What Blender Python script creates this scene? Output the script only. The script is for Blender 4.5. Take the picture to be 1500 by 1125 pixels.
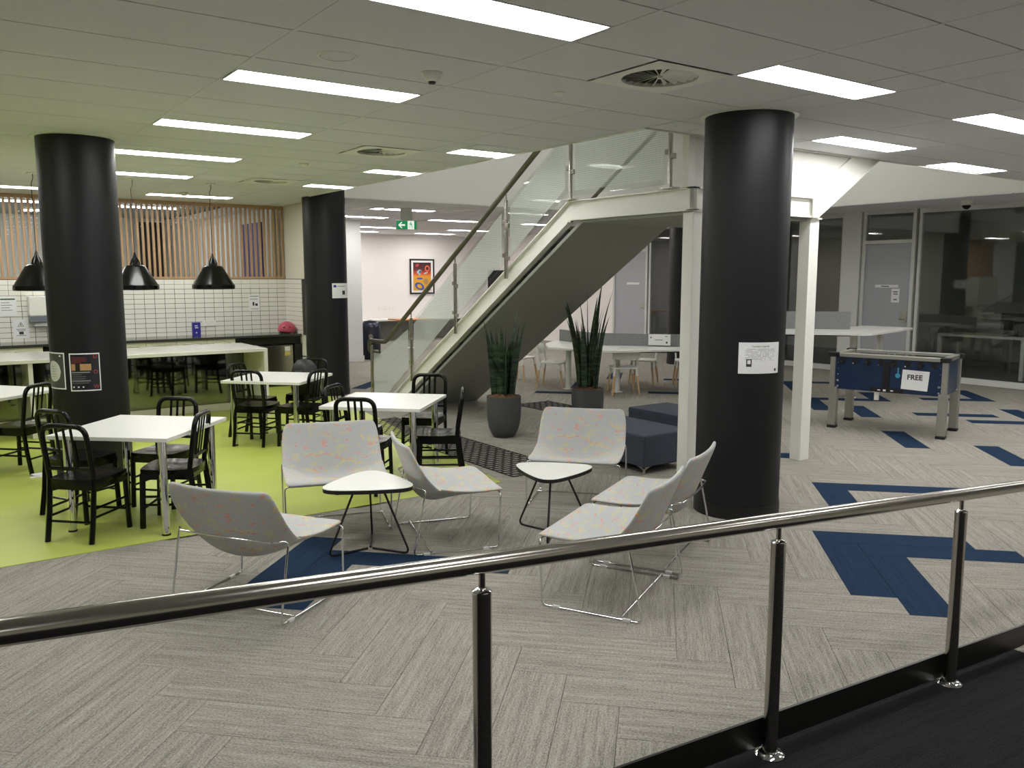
import bpy, math, random
from mathutils import Vector, Matrix
random.seed(7)
PI = math.pi
S = bpy.context.scene
for o in list(bpy.data.objects): bpy.data.objects.remove(o)
COL = S.collection

# ------------------------------------------------------------------ camera, world, exposure
EYE = Vector((0, 0, 1.79)); YAW = math.radians(35.16); PITCH = math.radians(7.355); FPX = 1228.0
FW = Vector((math.sin(YAW)*math.cos(PITCH), math.cos(YAW)*math.cos(PITCH), -math.sin(PITCH)))
RT = Vector((math.cos(YAW), -math.sin(YAW), 0)); UPV = RT.cross(FW)
cd = bpy.data.cameras.new('camera'); cam = bpy.data.objects.new('camera', cd); COL.objects.link(cam)
cam.location = EYE; cam.rotation_euler = FW.to_track_quat('-Z', 'Y').to_euler()
cd.sensor_width = 36; cd.lens = 36*FPX/1500; cd.clip_start = .05; cd.clip_end = 100
S.camera = cam
W = bpy.data.worlds.new('world'); S.world = W; W.use_nodes = True
W.node_tree.nodes['Background'].inputs[0].default_value = (.6, .65, .7, 1)
W.node_tree.nodes['Background'].inputs[1].default_value = .03
S.view_settings.view_transform = 'Standard'; S.view_settings.look = 'None'
S.view_settings.exposure = 0.0; S.view_settings.gamma = 1; S.view_settings.use_curve_mapping = False
LAMP = 24.0          # radiance of the ceiling light diffusers
CZ = 2.94            # ceiling height

def project(p):
    q = Vector(p)-EYE; z = q.dot(FW)
    if z < .05: return None
    return 750+FPX*q.dot(RT)/z, 562.5-FPX*q.dot(UPV)/z, z

# ------------------------------------------------------------------ materials
def lin(c): return tuple(((x/255)/12.92 if x/255 <= .04045 else ((x/255+.055)/1.055)**2.4) for x in c)+(1,)
def M(name, rgb, rough=.5, metal=0, noise=None, bump=None, coat=0, emit=None, spec=None, aniso=None):
    m = bpy.data.materials.new(name); m.use_nodes = True
    n, l = m.node_tree.nodes, m.node_tree.links; b = n['Principled BSDF']
    c = lin(rgb); b.inputs['Base Color'].default_value = c
    b.inputs['Roughness'].default_value = rough; b.inputs['Metallic'].default_value = metal
    if coat: b.inputs['Coat Weight'].default_value = coat; b.inputs['Coat Roughness'].default_value = .08
    if spec is not None: b.inputs['Specular IOR Level'].default_value = spec
    if emit: b.inputs['Emission Color'].default_value = lin(rgb); b.inputs['Emission Strength'].default_value = emit
    tc = n.new('ShaderNodeTexCoord')
    sc, amt = noise if noise else (30, .04)
    nz = n.new('ShaderNodeTexNoise'); nz.inputs['Scale'].default_value = sc; nz.inputs['Detail'].default_value = 3
    l.new(tc.outputs['Object'], nz.inputs['Vector'])
    mp = n.new('ShaderNodeMapRange'); mp.inputs[3].default_value = 1-amt; mp.inputs[4].default_value = 1+amt
    l.new(nz.outputs['Fac'], mp.inputs[0])
    mx = n.new('ShaderNodeMix'); mx.data_type = 'RGBA'; mx.blend_type = 'MULTIPLY'; mx.inputs[0].default_value = 1
    mx.inputs[6].default_value = c; l.new(mp.outputs[0], mx.inputs[7]); l.new(mx.outputs[2], b.inputs['Base Color'])
    if bump:
        z2 = n.new('ShaderNodeTexNoise'); z2.inputs['Scale'].default_value = bump[0]; l.new(tc.outputs['Object'], z2.inputs['Vector'])
        bp = n.new('ShaderNodeBump'); bp.inputs['Strength'].default_value = bump[1]; bp.inputs['Distance'].default_value = .01
        l.new(z2.outputs['Fac'], bp.inputs['Height']); l.new(bp.outputs[0], b.inputs['Normal'])
    return m
def nd(m, t, **kw):
    x = m.node_tree.nodes.new(t)
    for k, v in kw.items(): setattr(x, k, v)
    return x
def glass(name, rgb, transp, gloss_rough=.02, body=None, ior=1.5):
    """thin pane: transparent, fresnel reflection, optional white print (body fraction with dots)"""
    m = bpy.data.materials.new(name); m.use_nodes = True; n, l = m.node_tree.nodes, m.node_tree.links
    n.clear(); out = n.new('ShaderNodeOutputMaterial')
    t = n.new('ShaderNodeBsdfTransparent'); t.inputs[0].default_value = (transp[0], transp[1], transp[2], 1)
    g = n.new('ShaderNodeBsdfGlossy'); g.inputs['Roughness'].default_value = gloss_rough
    fr = n.new('ShaderNodeFresnel'); fr.inputs[0].default_value = ior
    base = t.outputs[0]
    if body:
        d = n.new('ShaderNodeBsdfTranslucent'); d.inputs[0].default_value = lin(rgb)
        d2 = n.new('ShaderNodeBsdfDiffuse'); d2.inputs[0].default_value = lin(rgb)
        ad = n.new('ShaderNodeMixShader'); ad.inputs[0].default_value = .5; l.new(d.outputs[0], ad.inputs[1]); l.new(d2.outputs[0], ad.inputs[2])
        tc = n.new('ShaderNodeTexCoord'); vo = n.new('ShaderNodeTexVoronoi'); vo.inputs['Scale'].default_value = 55; vo.inputs['Randomness'].default_value = 0
        l.new(tc.outputs['Object'], vo.inputs['Vector'])
        mr = n.new('ShaderNodeMapRange'); mr.inputs[1].default_value = .3; mr.inputs[2].default_value = .6
        mr.inputs[3].default_value = body+.14; mr.inputs[4].default_value = body-.14; l.new(vo.outputs['Distance'], mr.inputs[0])
        mb = n.new('ShaderNodeMixShader'); l.new(mr.outputs[0], mb.inputs[0]); l.new(base, mb.inputs[1]); l.new(ad.outputs[0], mb.inputs[2]); base = mb.outputs[0]
    ge = n.new('ShaderNodeNewGeometry'); fm = n.new('ShaderNodeMath'); fm.operation = 'SUBTRACT'; fm.use_clamp = True; l.new(fr.outputs[0], fm.inputs[0]); l.new(ge.outputs['Backfacing'], fm.inputs[1])
    mx = n.new('ShaderNodeMixShader'); l.new(fm.outputs[0], mx.inputs[0]); l.new(base, mx.inputs[1]); l.new(g.outputs[0], mx.inputs[2])
    l.new(mx.outputs[0], out.inputs[0]); return m
def emitter(name, rgb, k):
    m = bpy.data.materials.new(name); m.use_nodes = True; n, l = m.node_tree.nodes, m.node_tree.links; n.clear()
    e = n.new('ShaderNodeEmission'); e.inputs[0].default_value = rgb+(1,); e.inputs[1].default_value = k
    o = n.new('ShaderNodeOutputMaterial'); l.new(e.outputs[0], o.inputs[0]); return m
def carpet(name, dark, light, amount):
    m = bpy.data.materials.new(name); m.use_nodes = True; n, l = m.node_tree.nodes, m.node_tree.links
    b = n['Principled BSDF']; b.inputs['Roughness'].default_value = .95; b.inputs['Specular IOR Level'].default_value = .1
    uv = n.new('ShaderNodeUVMap'); oi = n.new('ShaderNodeObjectInfo')
    ad = n.new('ShaderNodeVectorMath'); ad.operation = 'MULTIPLY_ADD'
    l.new(oi.outputs['Random'], ad.inputs[0]); ad.inputs[1].default_value = (37, 53, 0); l.new(uv.outputs[0], ad.inputs[2])
    def streak(sx, sy, det):
        mp = n.new('ShaderNodeMapping'); mp.inputs['Scale'].default_value = (sx, sy, 1); l.new(ad.outputs[0], mp.inputs[0])
        z = n.new('ShaderNodeTexNoise'); z.inputs['Scale'].default_value = 1; z.inputs['Detail'].default_value = det; l.new(mp.outputs[0], z.inputs['Vector']); return z
    a = streak(9, 130, 2); c = streak(1.3, 34, 1); f = streak(95, 150, 1)
    s1 = n.new('ShaderNodeMath'); s1.operation = 'MULTIPLY_ADD'; l.new(a.outputs[0], s1.inputs[0]); s1.inputs[1].default_value = .85
    ch = n.new('ShaderNodeMath'); ch.operation = 'MULTIPLY'; ch.inputs[1].default_value = .7; l.new(c.outputs[0], ch.inputs[0]); l.new(ch.outputs[0], s1.inputs[2])
    s2 = n.new('ShaderNodeMath'); s2.operation = 'MULTIPLY_ADD'; l.new(f.outputs[0], s2.inputs[0]); s2.inputs[1].default_value = 1.35; l.new(s1.outputs[0], s2.inputs[2])
    s3 = n.new('ShaderNodeMath'); s3.operation = 'MULTIPLY_ADD'; l.new(oi.outputs['Random'], s3.inputs[0]); s3.inputs[1].default_value = .05; l.new(s2.outputs[0], s3.inputs[2])
    mr = n.new('ShaderNodeMapRange'); mr.inputs[1].default_value = 1.475-amount; mr.inputs[2].default_value = 1.475+amount; l.new(s3.outputs[0], mr.inputs[0])
    mx = n.new('ShaderNodeMix'); mx.data_type = 'RGBA'; mx.inputs[6].default_value = lin(dark); mx.inputs[7].default_value = lin(light)
    l.new(mr.outputs[0], mx.inputs[0]); l.new(mx.outputs[2], b.inputs['Base Color'])
    bp = n.new('ShaderNodeBump'); bp.inputs['Strength'].default_value = .4; bp.inputs['Distance'].default_value = .004; l.new(f.outputs[0], bp.inputs['Height']); l.new(bp.outputs[0], b.inputs['Normal'])
    return m
MG = carpet('grey_carpet', (104, 101, 94), (174, 169, 159), .5)
MBL = carpet('blue_carpet', (20, 36, 58), (40, 60, 84), .6)
MRAMP = carpet('charcoal_carpet', (17, 17, 18), (44, 44, 46), .6)
M_green = M('lime_vinyl', (178, 190, 88), .42, noise=(2.5, .10))
M_tile = M('ceiling_tile', (220, 220, 224), .9, noise=(60, .03), bump=(250, .15))
M_plaster = M('white_plaster', (226, 226, 220), .8)
M_cream = M('cream_wall', (222, 220, 204), .75)
M_warm = M('warm_wall', (238, 234, 231), .8)
M_greyw = M('pale_grey_wall', (214, 215, 215), .7)
M_col = M('black_column_paint', (20, 22, 24), .45, bump=(40, .03), spec=.35)
M_white = M('white_laminate', (230, 230, 225), .28)
M_whitesteel = M('white_steel', (232, 232, 224), .4)
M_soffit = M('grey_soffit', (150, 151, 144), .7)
M_black = M('black_enamel', (6, 6, 6), .24, coat=.12, spec=.22)
M_blackm = M('black_powder', (16, 16, 16), .45)
M_edge = M('black_edge', (14, 14, 14), .5)
M_chrome = M('chrome', (225, 226, 228), .07, 1, noise=(8, .01))
M_stairrail = M('stair_rail_steel', (118, 115, 108), .35, 1, noise=(90, .06))
M_steel = M('brushed_steel', (172, 168, 160), .24, 1, noise=(90, .06))
M_rail = M('polished_rail', (176, 172, 164), .2, 1, noise=(20, .04))
M_alu = M('aluminium', (176, 175, 168), .38, .85)
M_wood = M('oak_slat', (180, 146, 110), .55, noise=(18, .14))
M_beech = M('beech_leg', (205, 168, 122), .5, noise=(20, .1))
M_tilew = M('glazed_tile', (236, 234, 224), .12, noise=(6, .02))
M_grout = M('dark_grout', (66, 63, 58), .9)
M_gloss = M('gloss_white_stone', (226, 225, 216), .06, noise=(40, .02))
M_bench = M('dark_stone', (60, 60, 58), .15, noise=(80, .2))
M_cab = M('cabinet_cream', (228, 224, 208), .3)
M_gblack = M('gloss_black_panel', (12, 13, 11), .04)
M_gblack.node_tree.nodes['Principled BSDF'].inputs['IOR'].default_value = 2.6
M_plantpot = M('charcoal_pot', (72, 73, 74), .6, bump=(60, .05))
M_mulch = M('bark_mulch', (92, 62, 36), .95, noise=(35, .45), bump=(50, .8))
M_navy = M('navy_fabric', (52, 58, 70), .85, noise=(300, .12), bump=(500, .2))
M_felt = M('grey_felt', (134, 136, 136), .95, noise=(45, .3))
M_blue = M('table_blue', (24, 44, 76), .3, noise=(40, .1))
M_doorg = M('grey_door', (168, 170, 176), .45)
M_frame = M('white_frame', (206, 207, 204), .5)
M_dark = M('dark_interior', (190, 192, 190), .7)
M_darkf = M('dark_floor', (110, 111, 112), .8)
M_paper = M('white_paper', (236, 236, 236), .6)
M_ink = M('dark_ink', (52, 52, 52), .7)
M_inkl = M('pale_ink', (150, 150, 150), .7)
M_red = M('red_ink', (176, 62, 58), .6)
M_tan = M('tan_print', (176, 136, 92), .6, noise=(30, .2))
M_slate = M('dark_print', (26, 28, 36), .35)
M_dgreen = M('dark_green_ink', (36, 74, 46), .6)
M_purple = M('blue_box', (52, 46, 150), .4)
M_pink = M('pink_helmet', (196, 84, 104), .35)
M_mat = M('black_rubber', (12, 12, 12), .7)
M_lamp = emitter('lamp_diffuser', (1, .99, .975), LAMP)
M_lampw = emitter('warm_lamp_diffuser', (1, .955, .92), LAMP*1.1)
M_voidfill = emitter('void_fill_diffuser', (1, .99, .975), LAMP*.8)
M_exitg = M('exit_green', (20, 150, 92), .4, emit=.55)
M_exitw = M('exit_white', (240, 245, 240), .4, emit=.8)
M_glass = glass('clear_glass', (255, 255, 255), (.93, .95, .94))
M_dglass = glass('office_glass', (255, 255, 255), (.84, .86, .85), ior=2.0)
M_frost = glass('dotted_glass', (232, 238, 232), (.95, .97, .95), .04, .46)
M_plate = M('dark_steel_plate', (56, 55, 52), .35, .8)
M_teal = M('teal_print', (64, 148, 176), .5)
# lounge fabric: grey weave with orange and yellow stitches
def fabric():
    m = M('lounge_fabric', (176, 178, 178), .9, noise=(400, .1)); n, l = m.node_tree.nodes, m.node_tree.links; b = n['Principled BSDF']
    src = b.inputs['Base Color'].links[0].from_socket; uv = n.new('ShaderNodeUVMap')
    def stitch(off, sx, sy, th, big, bt):
        mp = n.new('ShaderNodeMapping'); mp.inputs['Location'].default_value = (off, off*1.7, 0); mp.inputs['Scale'].default_value = (sx, sy, 1); l.new(uv.outputs[0], mp.inputs[0])
        fl = n.new('ShaderNodeVectorMath'); fl.operation = 'FLOOR'; l.new(mp.outputs[0], fl.inputs[0])
        wn = n.new('ShaderNodeTexWhiteNoise'); wn.noise_dimensions = '2D'; l.new(fl.outputs[0], wn.inputs['Vector'])
        fr = n.new('ShaderNodeVectorMath'); fr.operation = 'FRACTION'; l.new(mp.outputs[0], fr.inputs[0]); sp = n.new('ShaderNodeSeparateXYZ'); l.new(fr.outputs[0], sp.inputs[0])
        lt = n.new('ShaderNodeMath'); lt.operation = 'LESS_THAN'; l.new(sp.outputs['Y'], lt.inputs[0]); lt.inputs[1].default_value = .55
        gt = n.new('ShaderNodeMath'); gt.operation = 'GREATER_THAN'; l.new(wn.outputs['Value'], gt.inputs[0]); gt.inputs[1].default_value = th
        mp2 = n.new('ShaderNodeMapping'); mp2.inputs['Location'].default_value = (off*3, off, 0); mp2.inputs['Scale'].default_value = big+(1,); l.new(uv.outputs[0], mp2.inputs[0])
        nz = n.new('ShaderNodeTexNoise'); nz.inputs['Scale'].default_value = 1; nz.inputs['Detail'].default_value = 1; l.new(mp2.outputs[0], nz.inputs['Vector'])
        g2 = n.new('ShaderNodeMath'); g2.operation = 'GREATER_THAN'; l.new(nz.outputs[0], g2.inputs[0]); g2.inputs[1].default_value = bt
        a = n.new('ShaderNodeMath'); a.operation = 'MULTIPLY'; l.new(lt.outputs[0], a.inputs[0]); l.new(gt.outputs[0], a.inputs[1])
        c = n.new('ShaderNodeMath'); c.operation = 'MULTIPLY'; l.new(a.outputs[0], c.inputs[0]); l.new(g2.outputs[0], c.inputs[1]); return c.outputs[0]
    for off, col, sx, sy, th, big, bt in ((3.3, (226, 132, 100), 95, 105, .40, (12, 28), .615), (9.1, (206, 198, 96), 130, 105, .60, (9, 18), .545)):
        s = stitch(off, sx, sy, th, big, bt); k = n.new('ShaderNodeMath'); k.operation = 'MULTIPLY'; l.new(s, k.inputs[0]); k.inputs[1].default_value = .95
        mx = n.new('ShaderNodeMix'); mx.data_type = 'RGBA'; l.new(k.outputs[0], mx.inputs[0]); l.new(src, mx.inputs[6]); mx.inputs[7].default_value = lin(col); src = mx.outputs[2]
    l.new(src, b.inputs['Base Color']); return m
M_fab = fabric()
def leafmat():
    m = M('snake_leaf', (34, 56, 36), .4); n, l = m.node_tree.nodes, m.node_tree.links; b = n['Principled BSDF']
    tc = n.new('ShaderNodeTexCoord'); mp = n.new('ShaderNodeMapping'); mp.inputs['Scale'].default_value = (6, 6, 42); l.new(tc.outputs['Object'], mp.inputs[0])
    nz = n.new('ShaderNodeTexNoise'); nz.inputs['Scale'].default_value = 1; nz.inputs['Detail'].default_value = 2; l.new(mp.outputs[0], nz.inputs['Vector'])
    cr = n.new('ShaderNodeValToRGB'); cr.color_ramp.elements[0].color = lin((18, 32, 22)); cr.color_ramp.elements[0].position = .4
    cr.color_ramp.elements[1].color = lin((66, 92, 62)); cr.color_ramp.elements[1].position = .72; l.new(nz.outputs[0], cr.inputs[0]); l.new(cr.outputs[0], b.inputs['Base Color']); return m
M_leaf = leafmat()
def printmat():
    """printed lines on paper"""
    m = M('printed_paper', (232, 232, 232), .6); n, l = m.node_tree.nodes, m.node_tree.links; b = n['Principled BSDF']; src = b.inputs['Base Color'].links[0].from_socket
    uv = n.new('ShaderNodeUVMap'); sp = n.new('ShaderNodeSeparateXYZ'); l.new(uv.outputs[0], sp.inputs[0])
    mp = n.new('ShaderNodeMapping'); mp.inputs['Scale'].default_value = (34, 22, 1); l.new(uv.outputs[0], mp.inputs[0])
    fr = n.new('ShaderNodeVectorMath'); fr.operation = 'FRACTION'; l.new(mp.outputs[0], fr.inputs[0]); s2 = n.new('ShaderNodeSeparateXYZ'); l.new(fr.outputs[0], s2.inputs[0])
    fl = n.new('ShaderNodeVectorMath'); fl.operation = 'FLOOR'; l.new(mp.outputs[0], fl.inputs[0]); wn = n.new('ShaderNodeTexWhiteNoise'); wn.noise_dimensions = '2D'; l.new(fl.outputs[0], wn.inputs['Vector'])
    def mth(op, a, v):
        x = n.new('ShaderNodeMath'); x.operation = op; l.new(a, x.inputs[0])
        if isinstance(v, float): x.inputs[1].default_value = v
        else: l.new(v, x.inputs[1])
        return x.outputs[0]
    k = mth('LESS_THAN', s2.outputs['Y'], .5); k = mth('MULTIPLY', k, mth('GREATER_THAN', wn.outputs['Value'], .28))
    for ax, lo, hi in (('X', .14, .86), ('Y', .42, .80)):
        k = mth('MULTIPLY', k, mth('GREATER_THAN', sp.outputs[ax], lo)); k = mth('MULTIPLY', k, mth('LESS_THAN', sp.outputs[ax], hi))
    k = mth('MULTIPLY', k, .45)
    mx = n.new('ShaderNodeMix'); mx.data_type = 'RGBA'; l.new(k, mx.inputs[0]); l.new(src, mx.inputs[6]); mx.inputs[7].default_value = lin((90, 90, 90)); l.new(mx.outputs[2], b.inputs['Base Color']); return m
M_print = printmat()
def posterart():
    m = M('sunset_print', (200, 120, 60), .4); n, l = m.node_tree.nodes, m.node_tree.links; b = n['Principled BSDF']
    uv = n.new('ShaderNodeUVMap'); sp = n.new('ShaderNodeSeparateXYZ'); l.new(uv.outputs[0], sp.inputs[0])
    cr = n.new('ShaderNodeValToRGB'); e = cr.color_ramp.elements; e[0].position = 0; e[0].color = lin((216, 164, 40)); e[1].position = 1; e[1].color = lin((44, 30, 34))
    for p, c in ((.5, (222, 160, 48)), (.6, (214, 78, 44)), (.74, (96, 44, 44))):
        x = e.new(p); x.color = lin(c)
    l.new(sp.outputs['Y'], cr.inputs[0]); l.new(cr.outputs[0], b.inputs['Base Color']); return m
M_art = posterart()

# ------------------------------------------------------------------ mesh helpers
class MB:
    def __init__(s): s.v = []; s.f = []; s.uv = None
    def add(s, vs, fs, T=None):
        k = len(s.v)
        for p in vs:
            p = Vector(p); s.v.append(tuple(T @ p if T else p))
        for q in fs: s.f.append(tuple(i+k for i in q))
        return s
    def box(s, x0, x1, y0, y1, z0, z1, T=None):
        return s.add([(x0,y0,z0),(x1,y0,z0),(x1,y1,z0),(x0,y1,z0),(x0,y0,z1),(x1,y0,z1),(x1,y1,z1),(x0,y1,z1)],
                     [(0,3,2,1),(4,5,6,7),(0,1,5,4),(1,2,6,5),(2,3,7,6),(3,0,4,7)], T)
    def prism(s, poly, z0, z1, T=None):
        a = sum(poly[i][0]*poly[(i+1)%len(poly)][1]-poly[(i+1)%len(poly)][0]*poly[i][1] for i in range(len(poly)))
        if a < 0: poly = poly[::-1]
        n = len(poly)
        return s.add([(x,y,z0) for x,y in poly]+[(x,y,z1) for x,y in poly],
                     [tuple(range(n))[::-1], tuple(range(n,2*n))]+[(i,(i+1)%n,n+(i+1)%n,n+i) for i in range(n)], T)
    def lathe(s, prof, n=24, T=None, cap=True):
        vs = []; fs = []
        for r, z in prof:
            for i in range(n): a = 2*PI*i/n; vs.append((r*math.cos(a), r*math.sin(a), z))
        for k in range(len(prof)-1):
            for i in range(n): j = (i+1)%n; fs.append((k*n+i, k*n+j, (k+1)*n+j, (k+1)*n+i))
        if cap: fs.append(tuple(range(n))[::-1]); fs.append(tuple(range((len(prof)-1)*n, len(prof)*n)))
        return s.add(vs, fs, T)
    def tube(s, path, r, n=8, closed=False, flat=1.0, r1=None, up=None):
        P = [Vector(p) for p in path]; m = len(P); vs = []; fs = []
        tan = []
        for i in range(m):
            a = P[i-1] if (i > 0 or closed) else P[i]; b = P[(i+1) % m] if (i < m-1 or closed) else P[i]
            tan.append((b-a).normalized())
        u = Vector(up) if up else (Vector((0,0,1)) if abs(tan[0].z) < .9 else Vector((1,0,0)))
        for i in range(m):
            t = tan[i]; u = (u-t*u.dot(t))
            if u.length < 1e-6: u = t.orthogonal()
            u.normalize(); w = t.cross(u)
            rr = r if r1 is None else r+(r1-r)*i/(m-1)
            for k in range(n):
                a = 2*PI*k/n; vs.append(P[i]+u*(rr*math.cos(a))+w*(rr*flat*math.sin(a)))
        for i in range(m if closed else m-1):
            for k in range(n):
                j = (k+1)%n; a = i*n; b = ((i+1)%m)*n; fs.append((a+k, a+j, b+j, b+k))
        if not closed: fs.append(tuple(range(n))[::-1]); fs.append(tuple(range((m-1)*n, m*n)))
        return s.add(vs, fs)
def fillet(pts, rad, k=4, closed=False):
    P = [Vector(p) for p in pts]; out = []; n = len(P)
    for i in range(n):
        if not closed and i in (0, n-1): out.append(P[i]); continue
        a, b, c = P[i-1], P[i], P[(i+1)%n]; d1 = (a-b); d2 = (c-b); r = min(rad, d1.length*.48, d2.length*.48)
        p = b+d1.normalized()*r; q = b+d2.normalized()*r
        for j in range(k+1):
            t = j/k; out.append(p*(1-t)**2+b*2*t*(1-t)+q*t*t)
    return out
def tag(o, label=None, cat=None, group=None, kind=None):
    for k, v in (('label', label), ('category', cat), ('group', group), ('kind', kind)):
        if v: o[k] = v
    return o
def obj(name, mb, mat, parent=None, smooth=None, bevel=0, label=None, cat=None, group=None, kind=None, loc=None, uv=None):
    me = bpy.data.meshes.new(name); me.from_pydata(mb.v, [], mb.f); me.update()
    if uv:
        ul = me.uv_layers.new(name='UVMap')
        for lp in me.loops: ul.data[lp.index].uv = uv(lp.vertex_index, me.vertices[lp.vertex_index].co)
    if smooth:
        for p in me.polygons: p.use_smooth = True
        me.set_sharp_from_angle(angle=math.radians(smooth))
    me.materials.append(mat)
    o = bpy.data.objects.new(name, me); COL.objects.link(o)
    if parent: o.parent = parent
    if loc: o.location = loc
    if bevel:
        b = o.modifiers.new('bevel', 'BEVEL'); b.width = bevel; b.segments = 2; b.limit_method = 'ANGLE'; b.angle_limit = math.radians(40)
    return tag(o, label, cat, group, kind)
def thing(name, label, cat, loc=(0,0,0), rz=0, group=None):
    o = bpy.data.objects.new(name, None); COL.objects.link(o); o.location = loc; o.rotation_euler = (0,0,rz)
    o.empty_display_size = .1
    return tag(o, label, cat, group)
def dup(root, loc, rz, label=None, group=None):
    def cp(o, par):
        c = o.copy(); COL.objects.link(c); c.parent = par
        for ch in list(o.children): cp(ch, c)
        return c
    kids = list(root.children); r = root.copy(); COL.objects.link(r); r.location = loc; r.rotation_euler = (0,0,rz)
    for ch in kids: cp(ch, r)
    if label: r['label'] = label
    if group: r['group'] = group
    return r
def piece(name, me, parent, loc, rz=0, mat=None):
    o = bpy.data.objects.new(name, me); COL.objects.link(o); o.parent = parent; o.location = loc; o.rotation_euler = (0,0,rz); return o
def mesh(name, mb, mat, uv=None):
    o = obj(name, mb, mat, uv=uv); me = o.data; bpy.data.objects.remove(o); return me
def B(*a): return MB().box(*a)
def struct(name, mb, mat, **k): return obj(name, mb, mat, kind='structure', **k)
def RZ(a, loc=(0,0,0)): return Matrix.Translation(loc) @ Matrix.Rotation(a, 4, 'Z')
def text_mb(txt, size, extr=.0006, T=None, bold=0):
    cu = bpy.data.curves.new('lettering', 'FONT'); cu.body = txt; cu.size = size; cu.extrude = extr; cu.align_x = 'CENTER'; cu.align_y = 'CENTER'; cu.offset = bold
    o = bpy.data.objects.new('lettering', cu); COL.objects.link(o); bpy.context.view_layer.update()
    me = bpy.data.meshes.new_from_object(o.evaluated_get(bpy.context.evaluated_depsgraph_get()))
    mb = MB().add([v.co for v in me.vertices], [tuple(p.vertices) for p in me.polygons], T)
    bpy.data.objects.remove(o); bpy.data.curves.remove(cu); bpy.data.meshes.remove(me); return mb
def stand(loc, rz):
    """local XY drawing plane -> vertical plane facing local -Y after rotation rz"""
    return Matrix.Translation(loc) @ Matrix.Rotation(rz, 4, 'Z') @ Matrix.Rotation(PI/2, 4, 'X')
def curved(cx, cy, r, a0, a1, z0, z1, n=12, th=.002):
    """thin sheet bent round a column; uv from sheet"""
    mb = MB(); vs = []; fs = []
    for rr in (r, r+th):
        for i in range(n+1):
            a = a0+(a1-a0)*i/n
            for z in (z0, z1): vs.append((cx+rr*math.cos(a), cy+rr*math.sin(a), z))
    k = 2*(n+1)
    for i in range(n):
        fs += [(k+2*i, k+2*i+2, k+2*i+3, k+2*i+1), (2*i, 2*i+1, 2*i+3, 2*i+2), (2*i, 2*i+2, k+2*i+2, k+2*i), (2*i+1, k+2*i+1, k+2*i+3, 2*i+3)]
    fs += [(0, k, k+1, 1), (2*n, 2*n+1, k+2*n+1, k+2*n)]
    return mb.add(vs, fs)

# ------------------------------------------------------------------ the setting: floor
R2 = math.sqrt(.5)
floor = struct('floor', B(-6, 14.2, -4, 22, -.2, -.008), MG, uv=lambda i, c: (c.x, c.y))
VPITCH, UPITCH = .24675, .245
def cell(a, b):                       # herringbone cell -> floor position
    v = VPITCH*a+.125; u = UPITCH*b+.155
    return ((u+v)*R2, (u-v)*R2)
GREEN = [(-6, 5.9), (4.04, 5.9), (4.65, 9.58), (4.98, 12.0), (5.1, 13.9), (-6, 13.9)]
def inpoly(x, y, P):
    c = False
    for i in range(len(P)):
        (x1, y1), (x2, y2) = P[i], P[i-1]
        if (y1 > y) != (y2 > y) and x < (x2-x1)*(y-y1)/(y2-y1)+x1: c = not c
    return c
BLUE = {('V',4,19),('V',5,18),('V',5,26),('V',10,37),('V',13,34),('V',-10,17),('V',-9,16),('V',-7,6),('H',4,23),('H',5,22),('H',6,29),('H',13,46),
        ('H',15,44),('H',-8,19),('V',10,45),('H',15,52),('V',18,53),('V',8,47),('V',12,51),('H',8,51),('H',1,34),('V',8,55),('H',8,59),('H',-8,51),
        ('V',-6,53),('H',-1,52),('V',18,45),('V',-20,51),('H',-17,12),('V',-4,59),('H',0,59),('V',-14,69),('H',3,56),('V',-21,76)}
G_ = .0012; TH = .008
def plank_mb(lx, ly): return MB().box(-lx/2+G_, lx/2-G_, -ly/2+G_, ly/2-G_, -TH, 0)
uvp = lambda i, c: (c.x, c.y)
PM = {}
for kind, lx, ly in (('H', 4*VPITCH, UPITCH), ('V', 4*UPITCH, VPITCH)):
    for nm, mt in (('grey', MG), ('blue', MBL)): PM[kind, nm] = mesh('carpet_plank', plank_mb(lx, ly), mt, uv=uvp)
cand = []
for b in range(2, 112):
    for a in range(-75, 60):
        for kind in 'HV':
            if kind == 'H' and (a+b) % 8 != 3: continue
            if kind == 'V' and (a+b) % 8 != 7: continue
            ca, cb = (a+2, b+.5) if kind == 'H' else (a+.5, b+2)
            x, y = cell(ca, cb)
            if y < 1.2 or y > 21.8 or x < -2.5 or x > 14.0: continue
            ends = [cell(a, b), cell(a+(4 if kind == 'H' else 1), b+(1 if kind == 'H' else 4))]
            if all(inpoly(e[0], e[1], GREEN) for e in ends+[(x, y)]): continue
            p = project((x, y, 0))
            if not p or p[0] < -420 or p[0] > 1750 or p[1] > 1560: continue
            if y > 16.2 and x < 7.5: continue
            cand.append((p[2], kind, a, b, x, y))
cand.sort()
far = {'grey': (MB(), []), 'blue': (MB(), [])}
keep = 300
nblue_far = 0
single = []
for d, kind, a, b, x, y in cand:
    if len(single) < keep or ((kind, a, b) in BLUE and False): single.append((kind, a, b, x, y))
    else:
        nm = 'blue' if (kind, a, b) in BLUE else 'grey'; mb, uvl = far[nm]
        lx, ly = (4*VPITCH, UPITCH) if kind == 'H' else (4*UPITCH, VPITCH)
        T = RZ(-PI/4 if kind == 'H' else PI/4, (x, y, 0)); o1, o2 = random.uniform(0, 40), random.uniform(0, 40)
        q = plank_mb(lx, ly)
        for c in q.v: uvl.append((c[0]+o1, c[1]+o2))
        mb.add(q.v, q.f, T)
for kind, a, b, x, y in single:
    nm = 'blue' if (kind, a, b) in BLUE else 'grey'
    piece('carpet_plank', PM[kind, nm], floor, (x, y, 0), -PI/4 if kind == 'H' else PI/4)
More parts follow.
